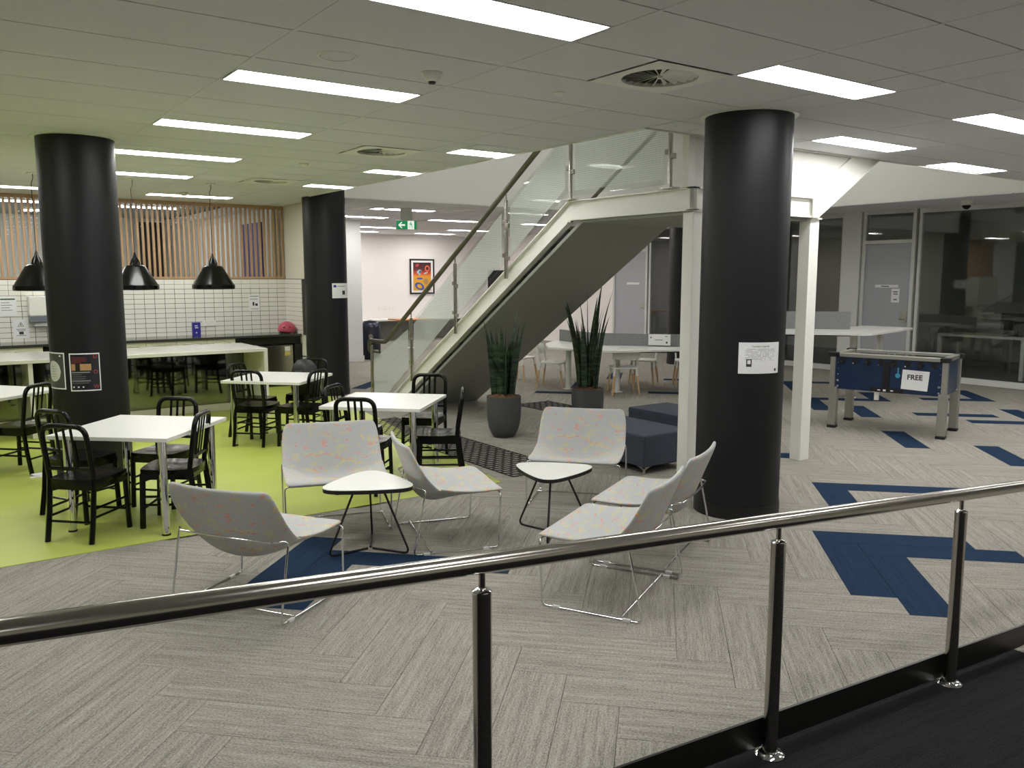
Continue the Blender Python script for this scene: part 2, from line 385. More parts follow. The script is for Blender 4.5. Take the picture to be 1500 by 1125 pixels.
for nm in far:
    mb, uvl = far[nm]
    if mb.v: obj('carpet_planks', mb, MG if nm == 'grey' else MBL, floor, kind='stuff', uv=lambda i, c, U=uvl: U[i])
struct('floor_green', MB().prism(GREEN, 0.0, .004), M_green)
# ramp with dark carpet, in front
RS = -.0785
def rz_(x): return .33+RS*x
rp = [(-6, -4), (4.2, -4), (4.2, 1.765), (-6, 1.765)]
mb = MB(); mb.add([(-6,-4,rz_(-6)),(4.2,-4,.001),(4.2,1.765,.001),(-6,1.765,rz_(-6)),(-6,-4,-.005),(4.2,-4,-.005),(4.2,1.765,-.005),(-6,1.765,-.005)],
                  [(0,1,2,3),(7,6,5,4),(0,4,5,1),(1,5,6,2),(2,6,7,3),(3,7,4,0)])
struct('floor_ramp', mb, MRAMP, uv=lambda i, c: (c.x, c.y))

# ------------------------------------------------------------------ ceiling with tiles
REG = [(-6, 4.75, -4, 13.9), (4.75, 14.2, -4, 4.93), (12.7, 14.2, 4.93, 11.85), (4.75, 14.2, 11.85, 21.5)]
mb = MB()
for x0, x1, y0, y1 in [(-6, 4.73, -4, 13.9), (4.73, 14.2, -4, 4.91), (12.75, 14.2, 4.91, 11.9), (4.8, 14.2, 11.9, 21.5)]: mb.box(x0, x1, y0, y1, CZ+.022, CZ+.12)
ceiling = struct('ceiling', mb, M_plaster)
XL = lambda k: .345+1.2*k
YL = lambda k: 3.975+.605*k
# lights: x0, x1, y0, y1, warm, label
LT = []
def lt(x0, y0, lab, w=1.2, warm=False): LT.append((x0+.02, x0+w-.02, y0+.01, y0+.295, warm, lab))
lt(1.545, 3.07, 'long recessed ceiling light above the lounge chairs, nearest the ramp railing')
lt(1.545, 4.885, 'long recessed ceiling light beside the smoke detector')
lt(1.545, 6.70, 'long recessed ceiling light over the white table next to the column with two posters')
lt(1.545, 8.515, 'long recessed ceiling light partly hidden behind the column with two posters')
lt(1.545, 10.33, 'long recessed ceiling light between the column with two posters and the pendant lamps')
lt(2.745, 12.75, 'long recessed ceiling light close to the timber slat screen, crossed by a pendant cord')
lt(.345, 12.75, 'long recessed ceiling light at the slat screen, above a half hidden pendant lamp')
lt(4.15, 6.70, 'short ceiling light at the edge of the stair opening beside a round air vent', .6)
lt(4.15, 8.515, 'short ceiling light at the opening edge, middle one of three in a row', .6)
lt(4.15, 10.33, 'short ceiling light touching the top of the black column beside the kitchen', .6)
lt(3.945, 3.07, 'long recessed ceiling light beside the swirl vent, in front of the column with a notice')
lt(6.345, 4.275, 'long recessed ceiling light next to the diagonal white stair beam')
lt(6.345, 3.07, 'long recessed ceiling light next in line after the one beside the swirl vent')
lt(8.745, 4.59, 'long recessed ceiling light at the ceiling edge above the football table')
OUT = 'unseen ceiling light added beyond this corner, carrying on the rows to light the hall'
for x, y in ((-.855, 3.07), (-.855, 6.70), (-.855, 10.33), (-3.255, 4.885), (-3.255, 8.515), (8.745, 2.765), (11.145, 2.765), (11.145, 4.59), (1.545, .65), (5.145, .65), (9.5, .65), (-.855, -1.8), (2.745, -1.8), (6.345, -1.8)):  # out-of-view lamps: rows carried on, plus extras added to light the hall
    lt(x, y, OUT)
WF = 'long warm ceiling light in the far room behind the glass staircase'
for x, y in ((6.5, 13.25), (6.6, 15.3), (8.8, 15.3), (11.2, 15.3), (8.66, 18.4), (11.1, 18.4), (8.85, 20.3), (11.2, 20.3), (11.2, 13.2)):
    lt(x, y, WF, warm=True)
VENTS = [(3.345, 3.68, .56, 'round swirl air vent in the ceiling beside the column with a notice'), (3.345, 7.31, .56, 'round swirl air vent in the ceiling near the stair opening'),
         (3.345, 10.33, .5, 'small ceiling air vent near the black column by the kitchen')]
VC = []
for vx, vy, s, lb in VENTS: VC.append((3.345, 3.945, vy-.3025, vy+.3025))
VENTS = [(3.645, 3.6725, .56, VENTS[0][3]), (3.645, 7.3025, .56, VENTS[1][3]), (3.645, 10.3275, .5, VENTS[2][3])]
VC = [(3.345, 3.945, y-.3025, y+.3025) for x, y, s, l in VENTS]
def clipr(r, q):
    a = (max(r[0], q[0]), min(r[1], q[1]), max(r[2], q[2]), min(r[3], q[3]))
    return a if a[1]-a[0] > .02 and a[3]-a[2] > .02 else None
def sub(r, q):                      # rectangle minus rectangle
    c = clipr(r, q)
    if not c: return [r]
    out = []
    if c[0] > r[0]+.02: out.append((r[0], c[0], r[2], r[3]))
    if c[1] < r[1]-.02: out.append((c[1], r[1], r[2], r[3]))
    if c[2] > r[2]+.02: out.append((c[0], c[1], r[2], c[2]))
    if c[3] < r[3]-.02: out.append((c[0], c[1], c[3], r[3]))
    return out
tiles = []
for i in range(-6, 13):
    for j in range(-14, 30):
        c0 = (XL(i), XL(i+1), YL(j), YL(j+1))
        for R in REG:
            c = clipr(c0, R)
            if not c: continue
            rs = [c]
            for L in LT: rs = [y for x in rs for y in sub(x, (L[0]-.02, L[1]+.02, L[2]-.01, L[3]+.01))]
            for V in VC: rs = [y for x in rs for y in sub(x, V)]
            tiles += rs
def vis(r):
    p = project(((r[0]+r[1])/2, (r[2]+r[3])/2, CZ))
    return p and -150 < p[0] < 1650 and p[1] > -120
tiles.sort(key=lambda r: (0 if vis(r) else 1, (r[0]+r[1])**2+(r[2]+r[3])**2))
tm = {}; rest = MB(); gap = .0055
for k, r in enumerate(tiles):
    lx, ly = round(r[1]-r[0], 3), round(r[3]-r[2], 3)
    if k < 300 and vis(r):
        if (lx, ly) not in tm: tm[lx, ly] = mesh('ceiling_tile', MB().box(-lx/2+gap, lx/2-gap, -ly/2+gap, ly/2-gap, 0, .022), M_tile)
        piece('ceiling_tile', tm[lx, ly], ceiling, ((r[0]+r[1])/2, (r[2]+r[3])/2, CZ))
    else: rest.box(r[0]+gap, r[1]-gap, r[2]+gap, r[3]-gap, CZ, CZ+.022)
obj('ceiling_tiles', rest, M_tile, ceiling, kind='stuff')
for i in range(-4, 12):
    x = XL(i); segs = []
    for R in REG:
        if R[0] < x < R[1]: segs.append((max(R[2], -1), R[3]))
    for y0, y1 in segs: obj('grid_bar', B(x-.009, x+.009, y0, y1, CZ-.002, CZ+.004), M_tile, ceiling)
# edge angle of the void
struct('trim_1', MB().box(4.735, 4.752, 4.93, 11.85, CZ-.012, CZ+.1).box(4.735, 12.7, 4.915, 4.932, CZ-.012, CZ+.1), M_whitesteel)
def ceil_light(x0, x1, y0, y1, warm, lab):
    t = thing('ceiling_light', lab, 'ceiling light', ((x0+x1)/2, (y0+y1)/2, CZ), group='recessed ceiling lights')
    a, b = (x1-x0)/2, (y1-y0)/2
    obj('diffuser', MB().box(-a, a, -b, b, .001, .012), M_lampw if warm else M_lamp, t)
    obj('frame', MB().box(-a-.018, -a, -b-.008, b+.008, -.002, .02).box(a, a+.018, -b-.008, b+.008, -.002, .02).box(-a, a, -b-.008, -b, -.002, .02).box(-a, a, b, b+.008, -.002, .02), M_whitesteel, t)
for L in LT: ceil_light(*L)
def vent(x, y, s, lab, ncell=.59):
    t = thing('ceiling_vent', lab, 'air vent', (x, y, CZ), group='round ceiling vents'); h = ncell/2; r = s*.40
    mb = MB(); n = 32; vs = []; fs = []
    for i in range(n):
        a = 2*PI*i/n; c, d = math.cos(a), math.sin(a); k = h/max(abs(c), abs(d)); vs += [(r*c, r*d, -.004), (k*c, k*d, -.004), (r*c, r*d, .02)]
    for i in range(n):
        j = (i+1) % n; fs += [(3*i, 3*j, 3*j+1, 3*i+1), (3*i, 3*i+2, 3*j+2, 3*j)]
    obj('plate', mb.add(vs, fs), M_whitesteel, t)
    obj('shade_disc', MB().lathe([(r, .0195), (.001, .0205)], 24, cap=False), M_edge, t)  # flat black disc stands in for the shaded hollow behind the blades
    for i in range(20):
        a = 2*PI*i/20; T = Matrix.Rotation(a, 4, 'Z') @ Matrix.Translation((r*.53, 0, .010)) @ Matrix.Rotation(-.6, 4, 'X')
        obj('blade', MB().add([(-r*.47,-.003,0),(r*.46,-.014,0),(r*.46,.014,0),(-r*.47,.003,0),(-r*.47,-.003,.001),(r*.46,-.014,.001),(r*.46,.014,.001),(-r*.47,.003,.001)],
            [(3,2,1,0),(4,5,6,7),(0,1,5,4),(1,2,6,5),(2,3,7,6),(3,0,4,7)], T), M_whitesteel, t)
    obj('hub', MB().lathe([(.001, -.006), (.016, -.004), (.016, .02)], 12, cap=False), M_whitesteel, t)
for V in VENTS: vent(*V)

# ------------------------------------------------------------------ walls and bulkheads
struct('wall_void_far', B(4.75, 12.7, 11.85, 12.05, CZ+.01, 5.2), M_plaster)
struct('wall_void_right', B(12.7, 12.9, 4.93, 11.85, CZ+.01, 5.2), M_plaster)
struct('wall_void_near', B(4.75, 12.7, 4.73, 4.93, CZ+.12, 5.2), M_plaster)
struct('wall_void_left', B(4.55, 4.75, 4.73, 12.05, CZ+.12, 5.2), M_plaster)
struct('ceiling_upper', B(4.5, 13, 4.6, 12.2, 5.2, 5.3), M_plaster)
for ux, uy in ((6.6, 7.0), (9.4, 7.0), (6.6, 9.8), (9.4, 9.8), (11.6, 8.4)):  # unseen panels added to brighten the void faces and the stair
    t = thing('void_fill_light', 'added unseen light panel high above the stair opening, brightening the bulkheads', 'ceiling light', (ux, uy, 5.19), group='added fill lights above the stair opening')
    obj('diffuser', B(-.6, .6, -.15, .15, 0, .008), M_voidfill, t); obj('housing', B(-.62, .62, -.17, .17, .009, .02), M_whitesteel, t)
struct('wall_far_side', B(7.6, 14.3, 21.5, 21.7, 0, CZ+.1), M_warm)
struct('wall_pier', B(5.2, 7.6, 16.25, 16.45, 0, CZ+.05), M_greyw)
struct('wall_pier_return', B(7.4, 7.6, 16.45, 21.5, 0, CZ+.05), M_greyw)
struct('baseboard_pier', B(5.2, 7.62, 16.235, 16.25, 0, .12), M_greyw)
struct('wall_kitchen_end', B(5.1, 5.25, 12.0, 16.25, 0, CZ+.05), M_cream)
struct('wall_left', B(-6.1, -6, -4, 14, 0, CZ+.1), M_cream)
struct('wall_behind', B(-6, 14.3, -4.1, -4, 0, CZ+.1), M_cream)
# right-hand glazed wall at X = 14.2
GX = 14.2
struct('wall_right_plain', B(GX, GX+.15, 15.75, 21.5, 0, CZ+.05), M_warm)
struct('wall_right_pier', B(GX-.06, GX+.2, 9.02, 9.38, 0, CZ+.05), M_greyw)
struct('wall_right_near', B(GX, GX+.15, -4, 3.5, 0, CZ+.05), M_greyw)
def window(n, y0, y1, z0=.1, z1=2.86, lab=''):
    w = struct('window_%d' % n, MB().box(GX-.02, GX+.05, y0, y0+.05, 0, CZ).box(GX-.02, GX+.05, y1-.05, y1, 0, CZ).box(GX-.02, GX+.05, y0+.05, y1-.05, 0, z0).box(GX-.02, GX+.05, y0+.05, y1-.05, z1, CZ), M_frame)
    obj('pane', B(GX+.01, GX+.02, y0+.05, y1-.05, z0, z1), M_dglass, w); return w
window(1, 3.5, 5.72); window(2, 5.72, 7.95); window(3, 9.38, 12.7); window(4, 12.7, 14.5)
def door(n, y0, y1, transom):
    d = struct('door_%d' % n, MB().box(GX-.03, GX+.06, y0, y0+.06, 0, CZ).box(GX-.03, GX+.06, y1-.06, y1, 0, CZ).box(GX-.03, GX+.06, y0+.06, y1-.06, 2.36, 2.42).box(GX-.03, GX+.06, y0+.06, y1-.06, 2.88, CZ), M_frame)
    obj('door_leaf', B(GX, GX+.04, y0+.06, y1-.06, .01, 2.36), M_doorg, d)
    obj('transom', B(GX+.01, GX+.02, y0+.06, y1-.06, 2.42, 2.88), M_dglass if transom else M_doorg, d)
    obj('lock_plate', B(GX-.012, GX, y0+.09, y0+.23, .98, 1.16), M_alu, d)
    obj('handle', MB().tube(fillet([(GX-.012, y0+.2, 1.03), (GX-.06, y0+.2, 1.03), (GX-.06, y0+.1, 1.03)], .02), .009), M_steel, d)
    obj('name_plate', B(GX-.008, GX, y0+.28, y0+.72, 1.58, 1.63), M_paper, d)
    return d
d1 = door(1, 8.0, 9.0, True); d2 = door(2, 14.55, 15.75, False)
obj('name_lettering', B(GX-.0085, GX-.008, 8.45, 8.6, 1.597, 1.613), M_ink, d1)
obj('notice', B(GX-.006, GX, 8.25, 8.40, 1.32, 1.56), M_paper, d1)
obj('notice_print', MB().box(GX-.007, GX-.006, 8.28, 8.37, 1.50, 1.515).box(GX-.007, GX-.006, 8.28, 8.36, 1.46, 1.475).box(GX-.007, GX-.006, 8.29, 8.35, 1.36, 1.38), M_ink, d1)
# rooms behind the glass
struct('wall_office_back', B(18.5, 18.6, 2, 15, 0, CZ), M_dark)
struct('floor_office', B(GX+.15, 18.5, 2, 15, -.1, -.001), M_darkf)
struct('ceiling_office', B(GX+.15, 18.5, 2, 15, CZ, CZ+.05), M_dark)
struct('wall_office_side', MB().box(GX+.15, 18.5, 8.98, 9.05, 0, CZ).box(GX+.15, 18.5, 14.9, 15, 0, CZ).box(GX+.15, 18.5, 1.9, 2, 0, CZ), M_dark)
# columns
def column(x, y, r, lab, ring=False):
    t = thing('column', lab, 'column', (x, y, 0), group='round black columns')
    obj('shaft', MB().lathe([(r, .1), (r, CZ+(.9 if ring is None else 0))], 48), M_col, t, smooth=40)
    obj('base_skirting', MB().lathe([(r+.006, 0), (r+.006, .1)], 48), M_blackm, t, smooth=40)
    if ring: obj('ceiling_collar', MB().lathe([(r+.001, CZ-.006), (r+.035, CZ-.006), (r+.035, CZ), (r+.001, CZ)], 48), M_whitesteel, t)
    return t
CR = (5.05, 4.165, .315); CL = (1.18, 8.09, .302); CM = (5.04, 12.03, .315)
column(*CR, 'thick round black column with one landscape notice, in front of the staircase', True)
column(*CL, 'round black column with two posters standing among the white tables', True)
column(*CM, 'round black column at the kitchen corner beside the stair foot', None)
column(12.76, 12.03, .315, 'distant round black column standing in front of the dark glass', True)

# ------------------------------------------------------------------ kitchen wall
KY = 13.9
kw = struct('wall_kitchen', MB().box(-1.5, 5.1, KY, KY+.12, 0, 1.74), M_grout)
tw, thh = .15, .075; tl = mesh('wall_tile', MB().box(0, tw-.007, -.008, 0, 0, thh-.006), M_tilew)
cnt = 0; restt = MB()
for r in range(12):
    for c in range(0, 30):
        x = 5.1-(c+1)*tw; z = .835+r*thh
        if z+thh > 1.745: continue
        if cnt < 285: piece('wall_tile', tl, kw, (x, KY, z)); cnt += 1
        else: restt.box(x, x+tw-.004, KY-.008, KY, z, z+thh-.004)
for c in range(30, 44):
    for r in range(12): restt.box(5.1-(c+1)*tw, 5.1-c*tw-.004, KY-.008, KY, .835+r*thh, .835+(r+1)*thh-.004)
obj('wall_tiles', restt, M_tilew, kw, kind='stuff')
side = struct('wall_kitchen_tiled_return', B(5.09, 5.1, 13.05, KY, .835, 1.74), M_grout)
tl2 = mesh('wall_tile', MB().box(-.006, 0, 0, tw-.004, 0, thh-.004), M_tilew)
for r in range(12):
    for c in range(5): piece('wall_tile', tl2, side, (5.09, KY-.01-(c+1)*tw, .835+r*thh))
# timber slat screen with glass behind it
sc = thing('slat_screen', 'timber slat screen above the tiled kitchen wall', 'slat screen', (0, KY, 1.74))
obj('bottom_rail', B(-1.2, 5.1, -.01, .1, 0, .035), M_wood, sc); obj('top_rail', B(-1.2, 5.1, -.01, .1, CZ-1.74-.05, CZ-1.74), M_wood, sc)
sm = mesh('slat', B(-.015, .015, -.005, .045, .035, CZ-1.74-.05), M_wood); x = 5.07
while x > -1.1: piece('slat', sm, sc, (x, 0, 0)); x -= .0755
struct('window_5', B(-1.2, 5.1, KY+.13, KY+.14, 1.74, CZ), M_glass)
# office beyond the screen
struct('floor_beyond', B(-3, 5.1, KY+.2, 22, 0, .05), M_greyw)
struct('wall_beyond', B(-3, 5.1, 21, 21.1, 0, 3.3), M_plaster)
struct('wall_beyond_side', MB().box(-3.1, -3, KY+.2, 21, 0, 3.3).box(5.0, 5.1, 14.1, 21, 0, 3.3), M_plaster)
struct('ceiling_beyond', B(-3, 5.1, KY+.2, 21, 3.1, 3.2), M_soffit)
for i, (x, y) in enumerate([(-1.4, 15.2), (.8, 15.2), (2.6, 15.0), (-1, 17), (1.4, 17), (3.6, 17.2), (-.5, 19), (2.4, 19.2)]):
    t = thing('office_light', 'ceiling light tube in the office behind the slat screen', 'ceiling light', (x, y, 3.09), group='office lights behind the slats')
    obj('diffuser', B(-.6, .6, -.07, .07, -.03, -.01), M_lamp, t); obj('housing', B(-.62, .62, -.09, .09, -.01, .01), M_whitesteel, t)
obj('wall_panel', B(4.2, 4.7, 20.6, 20.66, .05, 3.0), M_edge, label='black upright panel in the office behind the slat screen', cat='panel')
obj('notice_board', B(4.95, 4.99, 14.65, 15.7, 1.2, 2.72), M_purple, label='deep blue board in the office behind the slat screen', cat='board')
win = M('bright_blind', (246, 248, 250), .6)
for y in (16.1, 17.0, 17.9): obj('window_blind', B(4.95, 4.99, y, y+.82, 1.0, 2.8), win, label='pale window blind in the office behind the slats', cat='blind', group='office blinds')
# bench along the wall
bt = .85
obj('bench_top', B(-1.5, 5.09, 13.2, KY-.008, bt-.035, bt), M_bench, bevel=.003, label='dark stone bench top along the tiled kitchen wall', cat='bench top')
def drawer_unit(x0, x1, lab):
    t = thing('drawer_unit', lab, 'cabinet', (x0, 13.24, 0), group='cream kitchen drawer units'); w = x1-x0
    obj('body', B(0, w, .02, .6, .1, bt-.036), M_cab, t); obj('kickboard', B(0, w, .06, .1, 0, .1), M_blackm, t)
    for k, (z0, z1) in enumerate(((.62, .81), (.36, .61), (.11, .35))):
        d = obj('drawer_front', B(.004, w-.004, 0, .02, z0, z1), M_cab, t, bevel=.002)
        obj('handle', MB().tube(fillet([(w*.2, 0, z1-.06), (w*.2, -.03, z1-.06), (w*.8, -.03, z1-.06), (w*.8, 0, z1-.06)], .02), .006), M_steel, d, smooth=40)
xs = [4.02-.44*k for k in range(5)]
for k in range(4): drawer_unit(xs[k+1], xs[k], ['cream drawer unit beside the dark open bay of the kitchen bench', 'cream drawer unit below the blue box on the kitchen bench',
    'cream drawer unit third from the dark open bench bay', 'cream drawer unit nearest the column with two posters'][k])
drawer_unit(-.3, 1.36, 'wide cream cabinet under the bench below the towel dispenser')
t = thing('open_bay', 'black open bay around the dishwasher under the kitchen bench', 'carcass', (4.03, 13.22, 0))
obj('top_panel', B(0, 1.06, .06, .62, bt-.16, bt-.036), M_blackm, t); obj('side_panel', B(.93, 1.06, .0, .62, 0, bt-.161), M_blackm, t)
obj('shelf_bay', B(1.37, 2.25, 13.5, 13.85, .1, bt-.036), M_blackm, label='black recessed bay under the bench behind the postered column', cat='carcass')
t = thing('dishwasher', 'stainless dishwasher with energy sticker under the kitchen bench', 'dishwasher', (4.36, 13.22, 0))
obj('body', B(0, .58, .03, .6, .02, .68), M_blackm, t); dd = obj('door', B(.005, .575, 0, .03, .1, .67), M_steel, t, bevel=.003)
obj('energy_sticker', MB().box(.44, .53, -.002, 0, .5, .57), M('yellow_label', (214, 196, 110), .6), dd); obj('star_label', B(.44, .53, -.002, 0, .575, .65), M_paper, dd)
# island with glossy black front
IX, IY0, IY1, IZ = 3.57, 10.45, 11.52, .88
t = thing('kitchen_island', 'long gloss white island bench with a black front panel', 'island bench', (0, IY0, 0))
obj('top', B(-2.5, IX, 0, IY1-IY0, IZ-.04, IZ), M_gloss, t, bevel=.003)
obj('end_panel', B(IX-.045, IX, .004, IY1-IY0, 0, IZ-.041), M_gloss, t, bevel=.002)
obj('front_panel', B(-2.5, IX-.046, .83, .86, .1, IZ-.041), M_gblack, t); obj('plinth', B(-2.5, IX-.046, .82, .85, 0, .1), M_cab, t)
obj('mid_panel', B(.92, .965, .04, IY1-IY0, 0, IZ-.041), M_gloss, t)
# things on bench and wall
t = thing('leaflet_box', 'small blue box standing on the kitchen bench against the tiles', 'box', (3.55, 13.7, bt), rz=.1)
obj('body', B(-.06, .06, -.03, .03, 0, .21), M_purple, t, bevel=.003)
obj('print', MB().box(-.035, .01, -.032, -.03, .15, .165).box(-.03, .02, -.032, -.03, .12, .135).box(-.02, 0, -.032, -.03, .04, .06), M_paper, t)
t = thing('power_outlet', 'white double power outlet on the tiled wall beside the blue box', 'power outlet', (3.8, KY-.008, 1.03))
obj('plate', B(-.11, .11, -.014, 0, -.045, .045), M_whitesteel, t, bevel=.003)
for s in (-1, 1): obj('switch', B(s*.04-.012, s*.04+.012, -.018, -.014, .005, .028), M_cab, t)
t = thing('bike_helmet', 'pink skate helmet resting on the dark bench in the corner', 'helmet', (4.92, 13.45, bt+.004))
prof = [(.13*math.cos(a), .045+.15*math.sin(a)) for a in [i*PI/2/8 for i in range(9)]]; prof[-1] = (.002, prof[-1][1])
obj('shell', MB().lathe([(.122, .02)]+prof, 24, Matrix.Scale(1.15, 4, (1, 0, 0)) @ Matrix.Rotation(.12, 4, 'Y'), cap=False), M_pink, t, smooth=60)
obj('lining', MB().lathe([(.1, .002), (.112, .05), (.1, .06)], 20), M_blackm, t, smooth=50); obj('strap', MB().tube([(-.12,-.05,.04),(-.15,-.08,.008),(-.1,-.1,.004)], .008), M_blackm, t)
for s in (-1, 1): obj('vent_hole', MB().lathe([(.014, 0), (.014, .004)], 12, Matrix.Translation((s*.05-.03, -.118, .10)) @ Matrix.Rotation(PI/2+.45, 4, 'X')), M_edge, t)
t = thing('towel_dispenser', 'white and grey paper towel dispenser on the tiled wall', 'towel dispenser', (1.44, KY-.008, 1.1))
obj('cover', B(-.17, .17, -.2, 0, .12, .40), M_whitesteel, t, bevel=.01); obj('grey_base', B(-.17, .17, -.2, 0, .03, .118), M('grey_plastic', (112, 118, 124), .4), t, bevel=.006)
obj('paper_towel', B(-.11, .13, -.15, -.145, -.03, .035), M_paper, t)
def wallnotice(x, z, w, h, lab, marks):
    t = thing('wall_notice', lab, 'notice', (x, KY-.009, z)); obj('sheet', B(-w/2, w/2, -.003, 0, 0, h), M_paper, t)
    for nm, mt, (x0, x1, z0, z1) in marks: obj(nm, B(x0, x1, -.004, -.003, z0, z1), mt, t)
    return t
wallnotice(.96+.07, 1.215, .21, .29, 'white notice with a green heading bar on the kitchen tiles', [('heading', M_dgreen, (-.09, .09, .235, .255))]+[('print', M_inkl, (-.085, .02+.03*(k % 2), .19-.035*k, .2-.035*k)) for k in range(4)])
w = wallnotice(1.17, .90, .2, .27, 'white warning notice with a triangle symbol on the kitchen tiles', [('print', M_inkl, (-.06, .06, .125, .135)), ('print', M_inkl, (-.05, .05, .105, .115)), ('print', M_inkl, (-.06, .06, .035, .045)), ('pictogram', M_ink, (-.028, .028, .055, .095))])
T = Matrix.Translation((0, -.004, .19)) @ Matrix.Rotation(PI/2, 4, 'X')
tri = lambda s: [(s*math.cos(a), s*math.sin(a)) for a in (PI/2, PI/2+2*PI/3, PI/2+4*PI/3)]
obj('warning_triangle', MB().prism(tri(.045), -.0002, .0006, T), M_ink, w); obj('triangle_field', MB().prism(tri(.034), .0004, .0012, T), M_paper, w); obj('triangle_mark', MB().prism([(-.005, -.012), (.005, -.012), (.006, .016), (-.006, .016)], .001, .0018, T), M_ink, w)
wallnotice(4.55, 1.21, .18, .27, 'white notice with a small dark picture on the tiles near the helmet', [('heading', M_ink, (-.07, .07, .238, .248))]+[('print', M_inkl, (-.07, .06, .2-.016*k, .207-.016*k)) for k in range(2)]+[('pictogram', M_ink, (-.03, .0, .09, .15)), ('pictogram', M_ink, (.015, .055, .085, .125)), ('print', M_inkl, (-.06, .06, .03, .04))])
# pendant lamps
def pendant(x, lab):
    t = thing('pendant_lamp', lab, 'pendant lamp', (x, 11.0, 1.62), group='black pendant lamps over the island')
    obj('shade', MB().lathe([(.25, 0), (.262, .01), (.26, .055), (.245, .07), (.125, .275), (.10, .295), (.045, .30), (.04, .305)], 36, cap=False).lathe([(.245, .001), (.235, .065), (.115, .265), (.001, .27)], 36, cap=False), M_black, t, smooth=35)
    obj('cap', MB().lathe([(.062, .30), (.05, .35), (.022, .40), (.008, .45)], 20), M_black, t, smooth=50)
    obj('cord', MB().tube([(0, 0, .445), (0, 0, .9), (.0, 0, 1.2), (.02, 0, 1.26), (.02, 0, CZ-1.62-.01)], .004, 6), M_edge, t)
    obj('ceiling_rose', MB().lathe([(.06, CZ-1.62-.012), (.06, CZ-1.62)], 16, Matrix.Translation((.02, 0, 0))), M_whitesteel, t)
    b = obj('lamp_holder', MB().lathe([(.03, .16), (.03, .268)], 12), M_blackm, t)
pendant(3.09, 'black metal pendant lamp over the island, nearest the kitchen corner'); pendant(2.17, 'black metal pendant lamp over the island, the middle one of three')
pendant(1.13, 'black metal pendant lamp half hidden by the postered column, next to the towel dispenser')

# ------------------------------------------------------------------ staircase
st = thing('staircase', 'white steel staircase with dotted glass balustrade', 'staircase', (5.28, 4.9, 0))
SX0, SX1 = 0.0, 1.24                                  # local x from the near stringer face
def sy(Y): return Y-4.9
SL = .617
def ztop(Y): return 2.52-SL*(Y-6.55)
def stringer(x, name):
    mb = MB(); Y0 = 6.55; Yb = 10.63; web = .012
    def strip(d0, d1, xa, xb):                    # sloped bar between vertical offsets d0,d1 below the top line
        Pa = [(Y0, ztop(Y0)-d0), (Y0, ztop(Y0)-d1), (Y0+(ztop(Y0)-d1)/SL, 0), (Y0+(ztop(Y0)-d0)/SL, 0)]
        mb.add([(xa, sy(y), z) for y, z in Pa]+[(xb, sy(y), z) for y, z in Pa], [(0,1,2,3),(7,6,5,4),(0,4,5,1),(1,5,6,2),(2,6,7,3),(3,7,4,0)])
        mb.box(xa, xb, 0, sy(Y0), 2.52-d1*.88, 2.52-d0*.88)
    fx = .075
    strip(0, .014, x, x+fx); strip(.205, .218, x, x+fx); strip(.014, .205, x+fx*.55, x+fx*.55+web)
    return obj(name, mb, M_whitesteel, st)
stringer(0, 'stringer'); stringer(SX1-.075, 'stringer')
# soffit of flight and landing
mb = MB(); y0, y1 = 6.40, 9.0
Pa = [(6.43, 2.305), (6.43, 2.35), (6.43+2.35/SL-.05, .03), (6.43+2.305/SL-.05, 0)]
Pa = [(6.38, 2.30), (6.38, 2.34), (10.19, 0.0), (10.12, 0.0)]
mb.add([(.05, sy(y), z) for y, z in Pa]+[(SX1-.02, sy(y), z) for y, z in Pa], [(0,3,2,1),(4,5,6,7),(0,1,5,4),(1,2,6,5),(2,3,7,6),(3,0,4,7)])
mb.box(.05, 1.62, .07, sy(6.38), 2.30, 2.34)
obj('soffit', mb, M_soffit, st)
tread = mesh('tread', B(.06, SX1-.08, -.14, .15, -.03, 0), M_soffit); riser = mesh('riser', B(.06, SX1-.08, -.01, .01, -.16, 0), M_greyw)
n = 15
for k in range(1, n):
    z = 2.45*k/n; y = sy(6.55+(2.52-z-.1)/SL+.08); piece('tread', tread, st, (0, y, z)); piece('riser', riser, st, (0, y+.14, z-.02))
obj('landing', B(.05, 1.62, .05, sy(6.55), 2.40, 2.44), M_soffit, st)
def channel_x(y, x0, x1, name):
    return obj(name, MB().box(x0, x1, y, y+.075, 2.506, 2.52).box(x0, x1, y, y+.075, 2.33, 2.344).box(x0, x1, y+.04, y+.052, 2.344, 2.506), M_whitesteel, st)
channel_x(0, 0, 1.70, 'landing_beam'); obj('landing_beam', B(1.62, 1.70, .076, sy(6.55), 2.33, 2.52), M_whitesteel, st)
obj('end_plate', B(1.60, 1.70, -.01, 0, 2.33, 2.53), M_whitesteel, st)
for x in (.06, 1.64): 
    p = obj('post', MB().box(x-.02, x+.12, .03, .15, 0, 2.33), M_whitesteel, st, bevel=.004); obj('cap_plate', B(x-.02, x+.13, .01, .16, 2.318, 2.33), M_whitesteel, p)
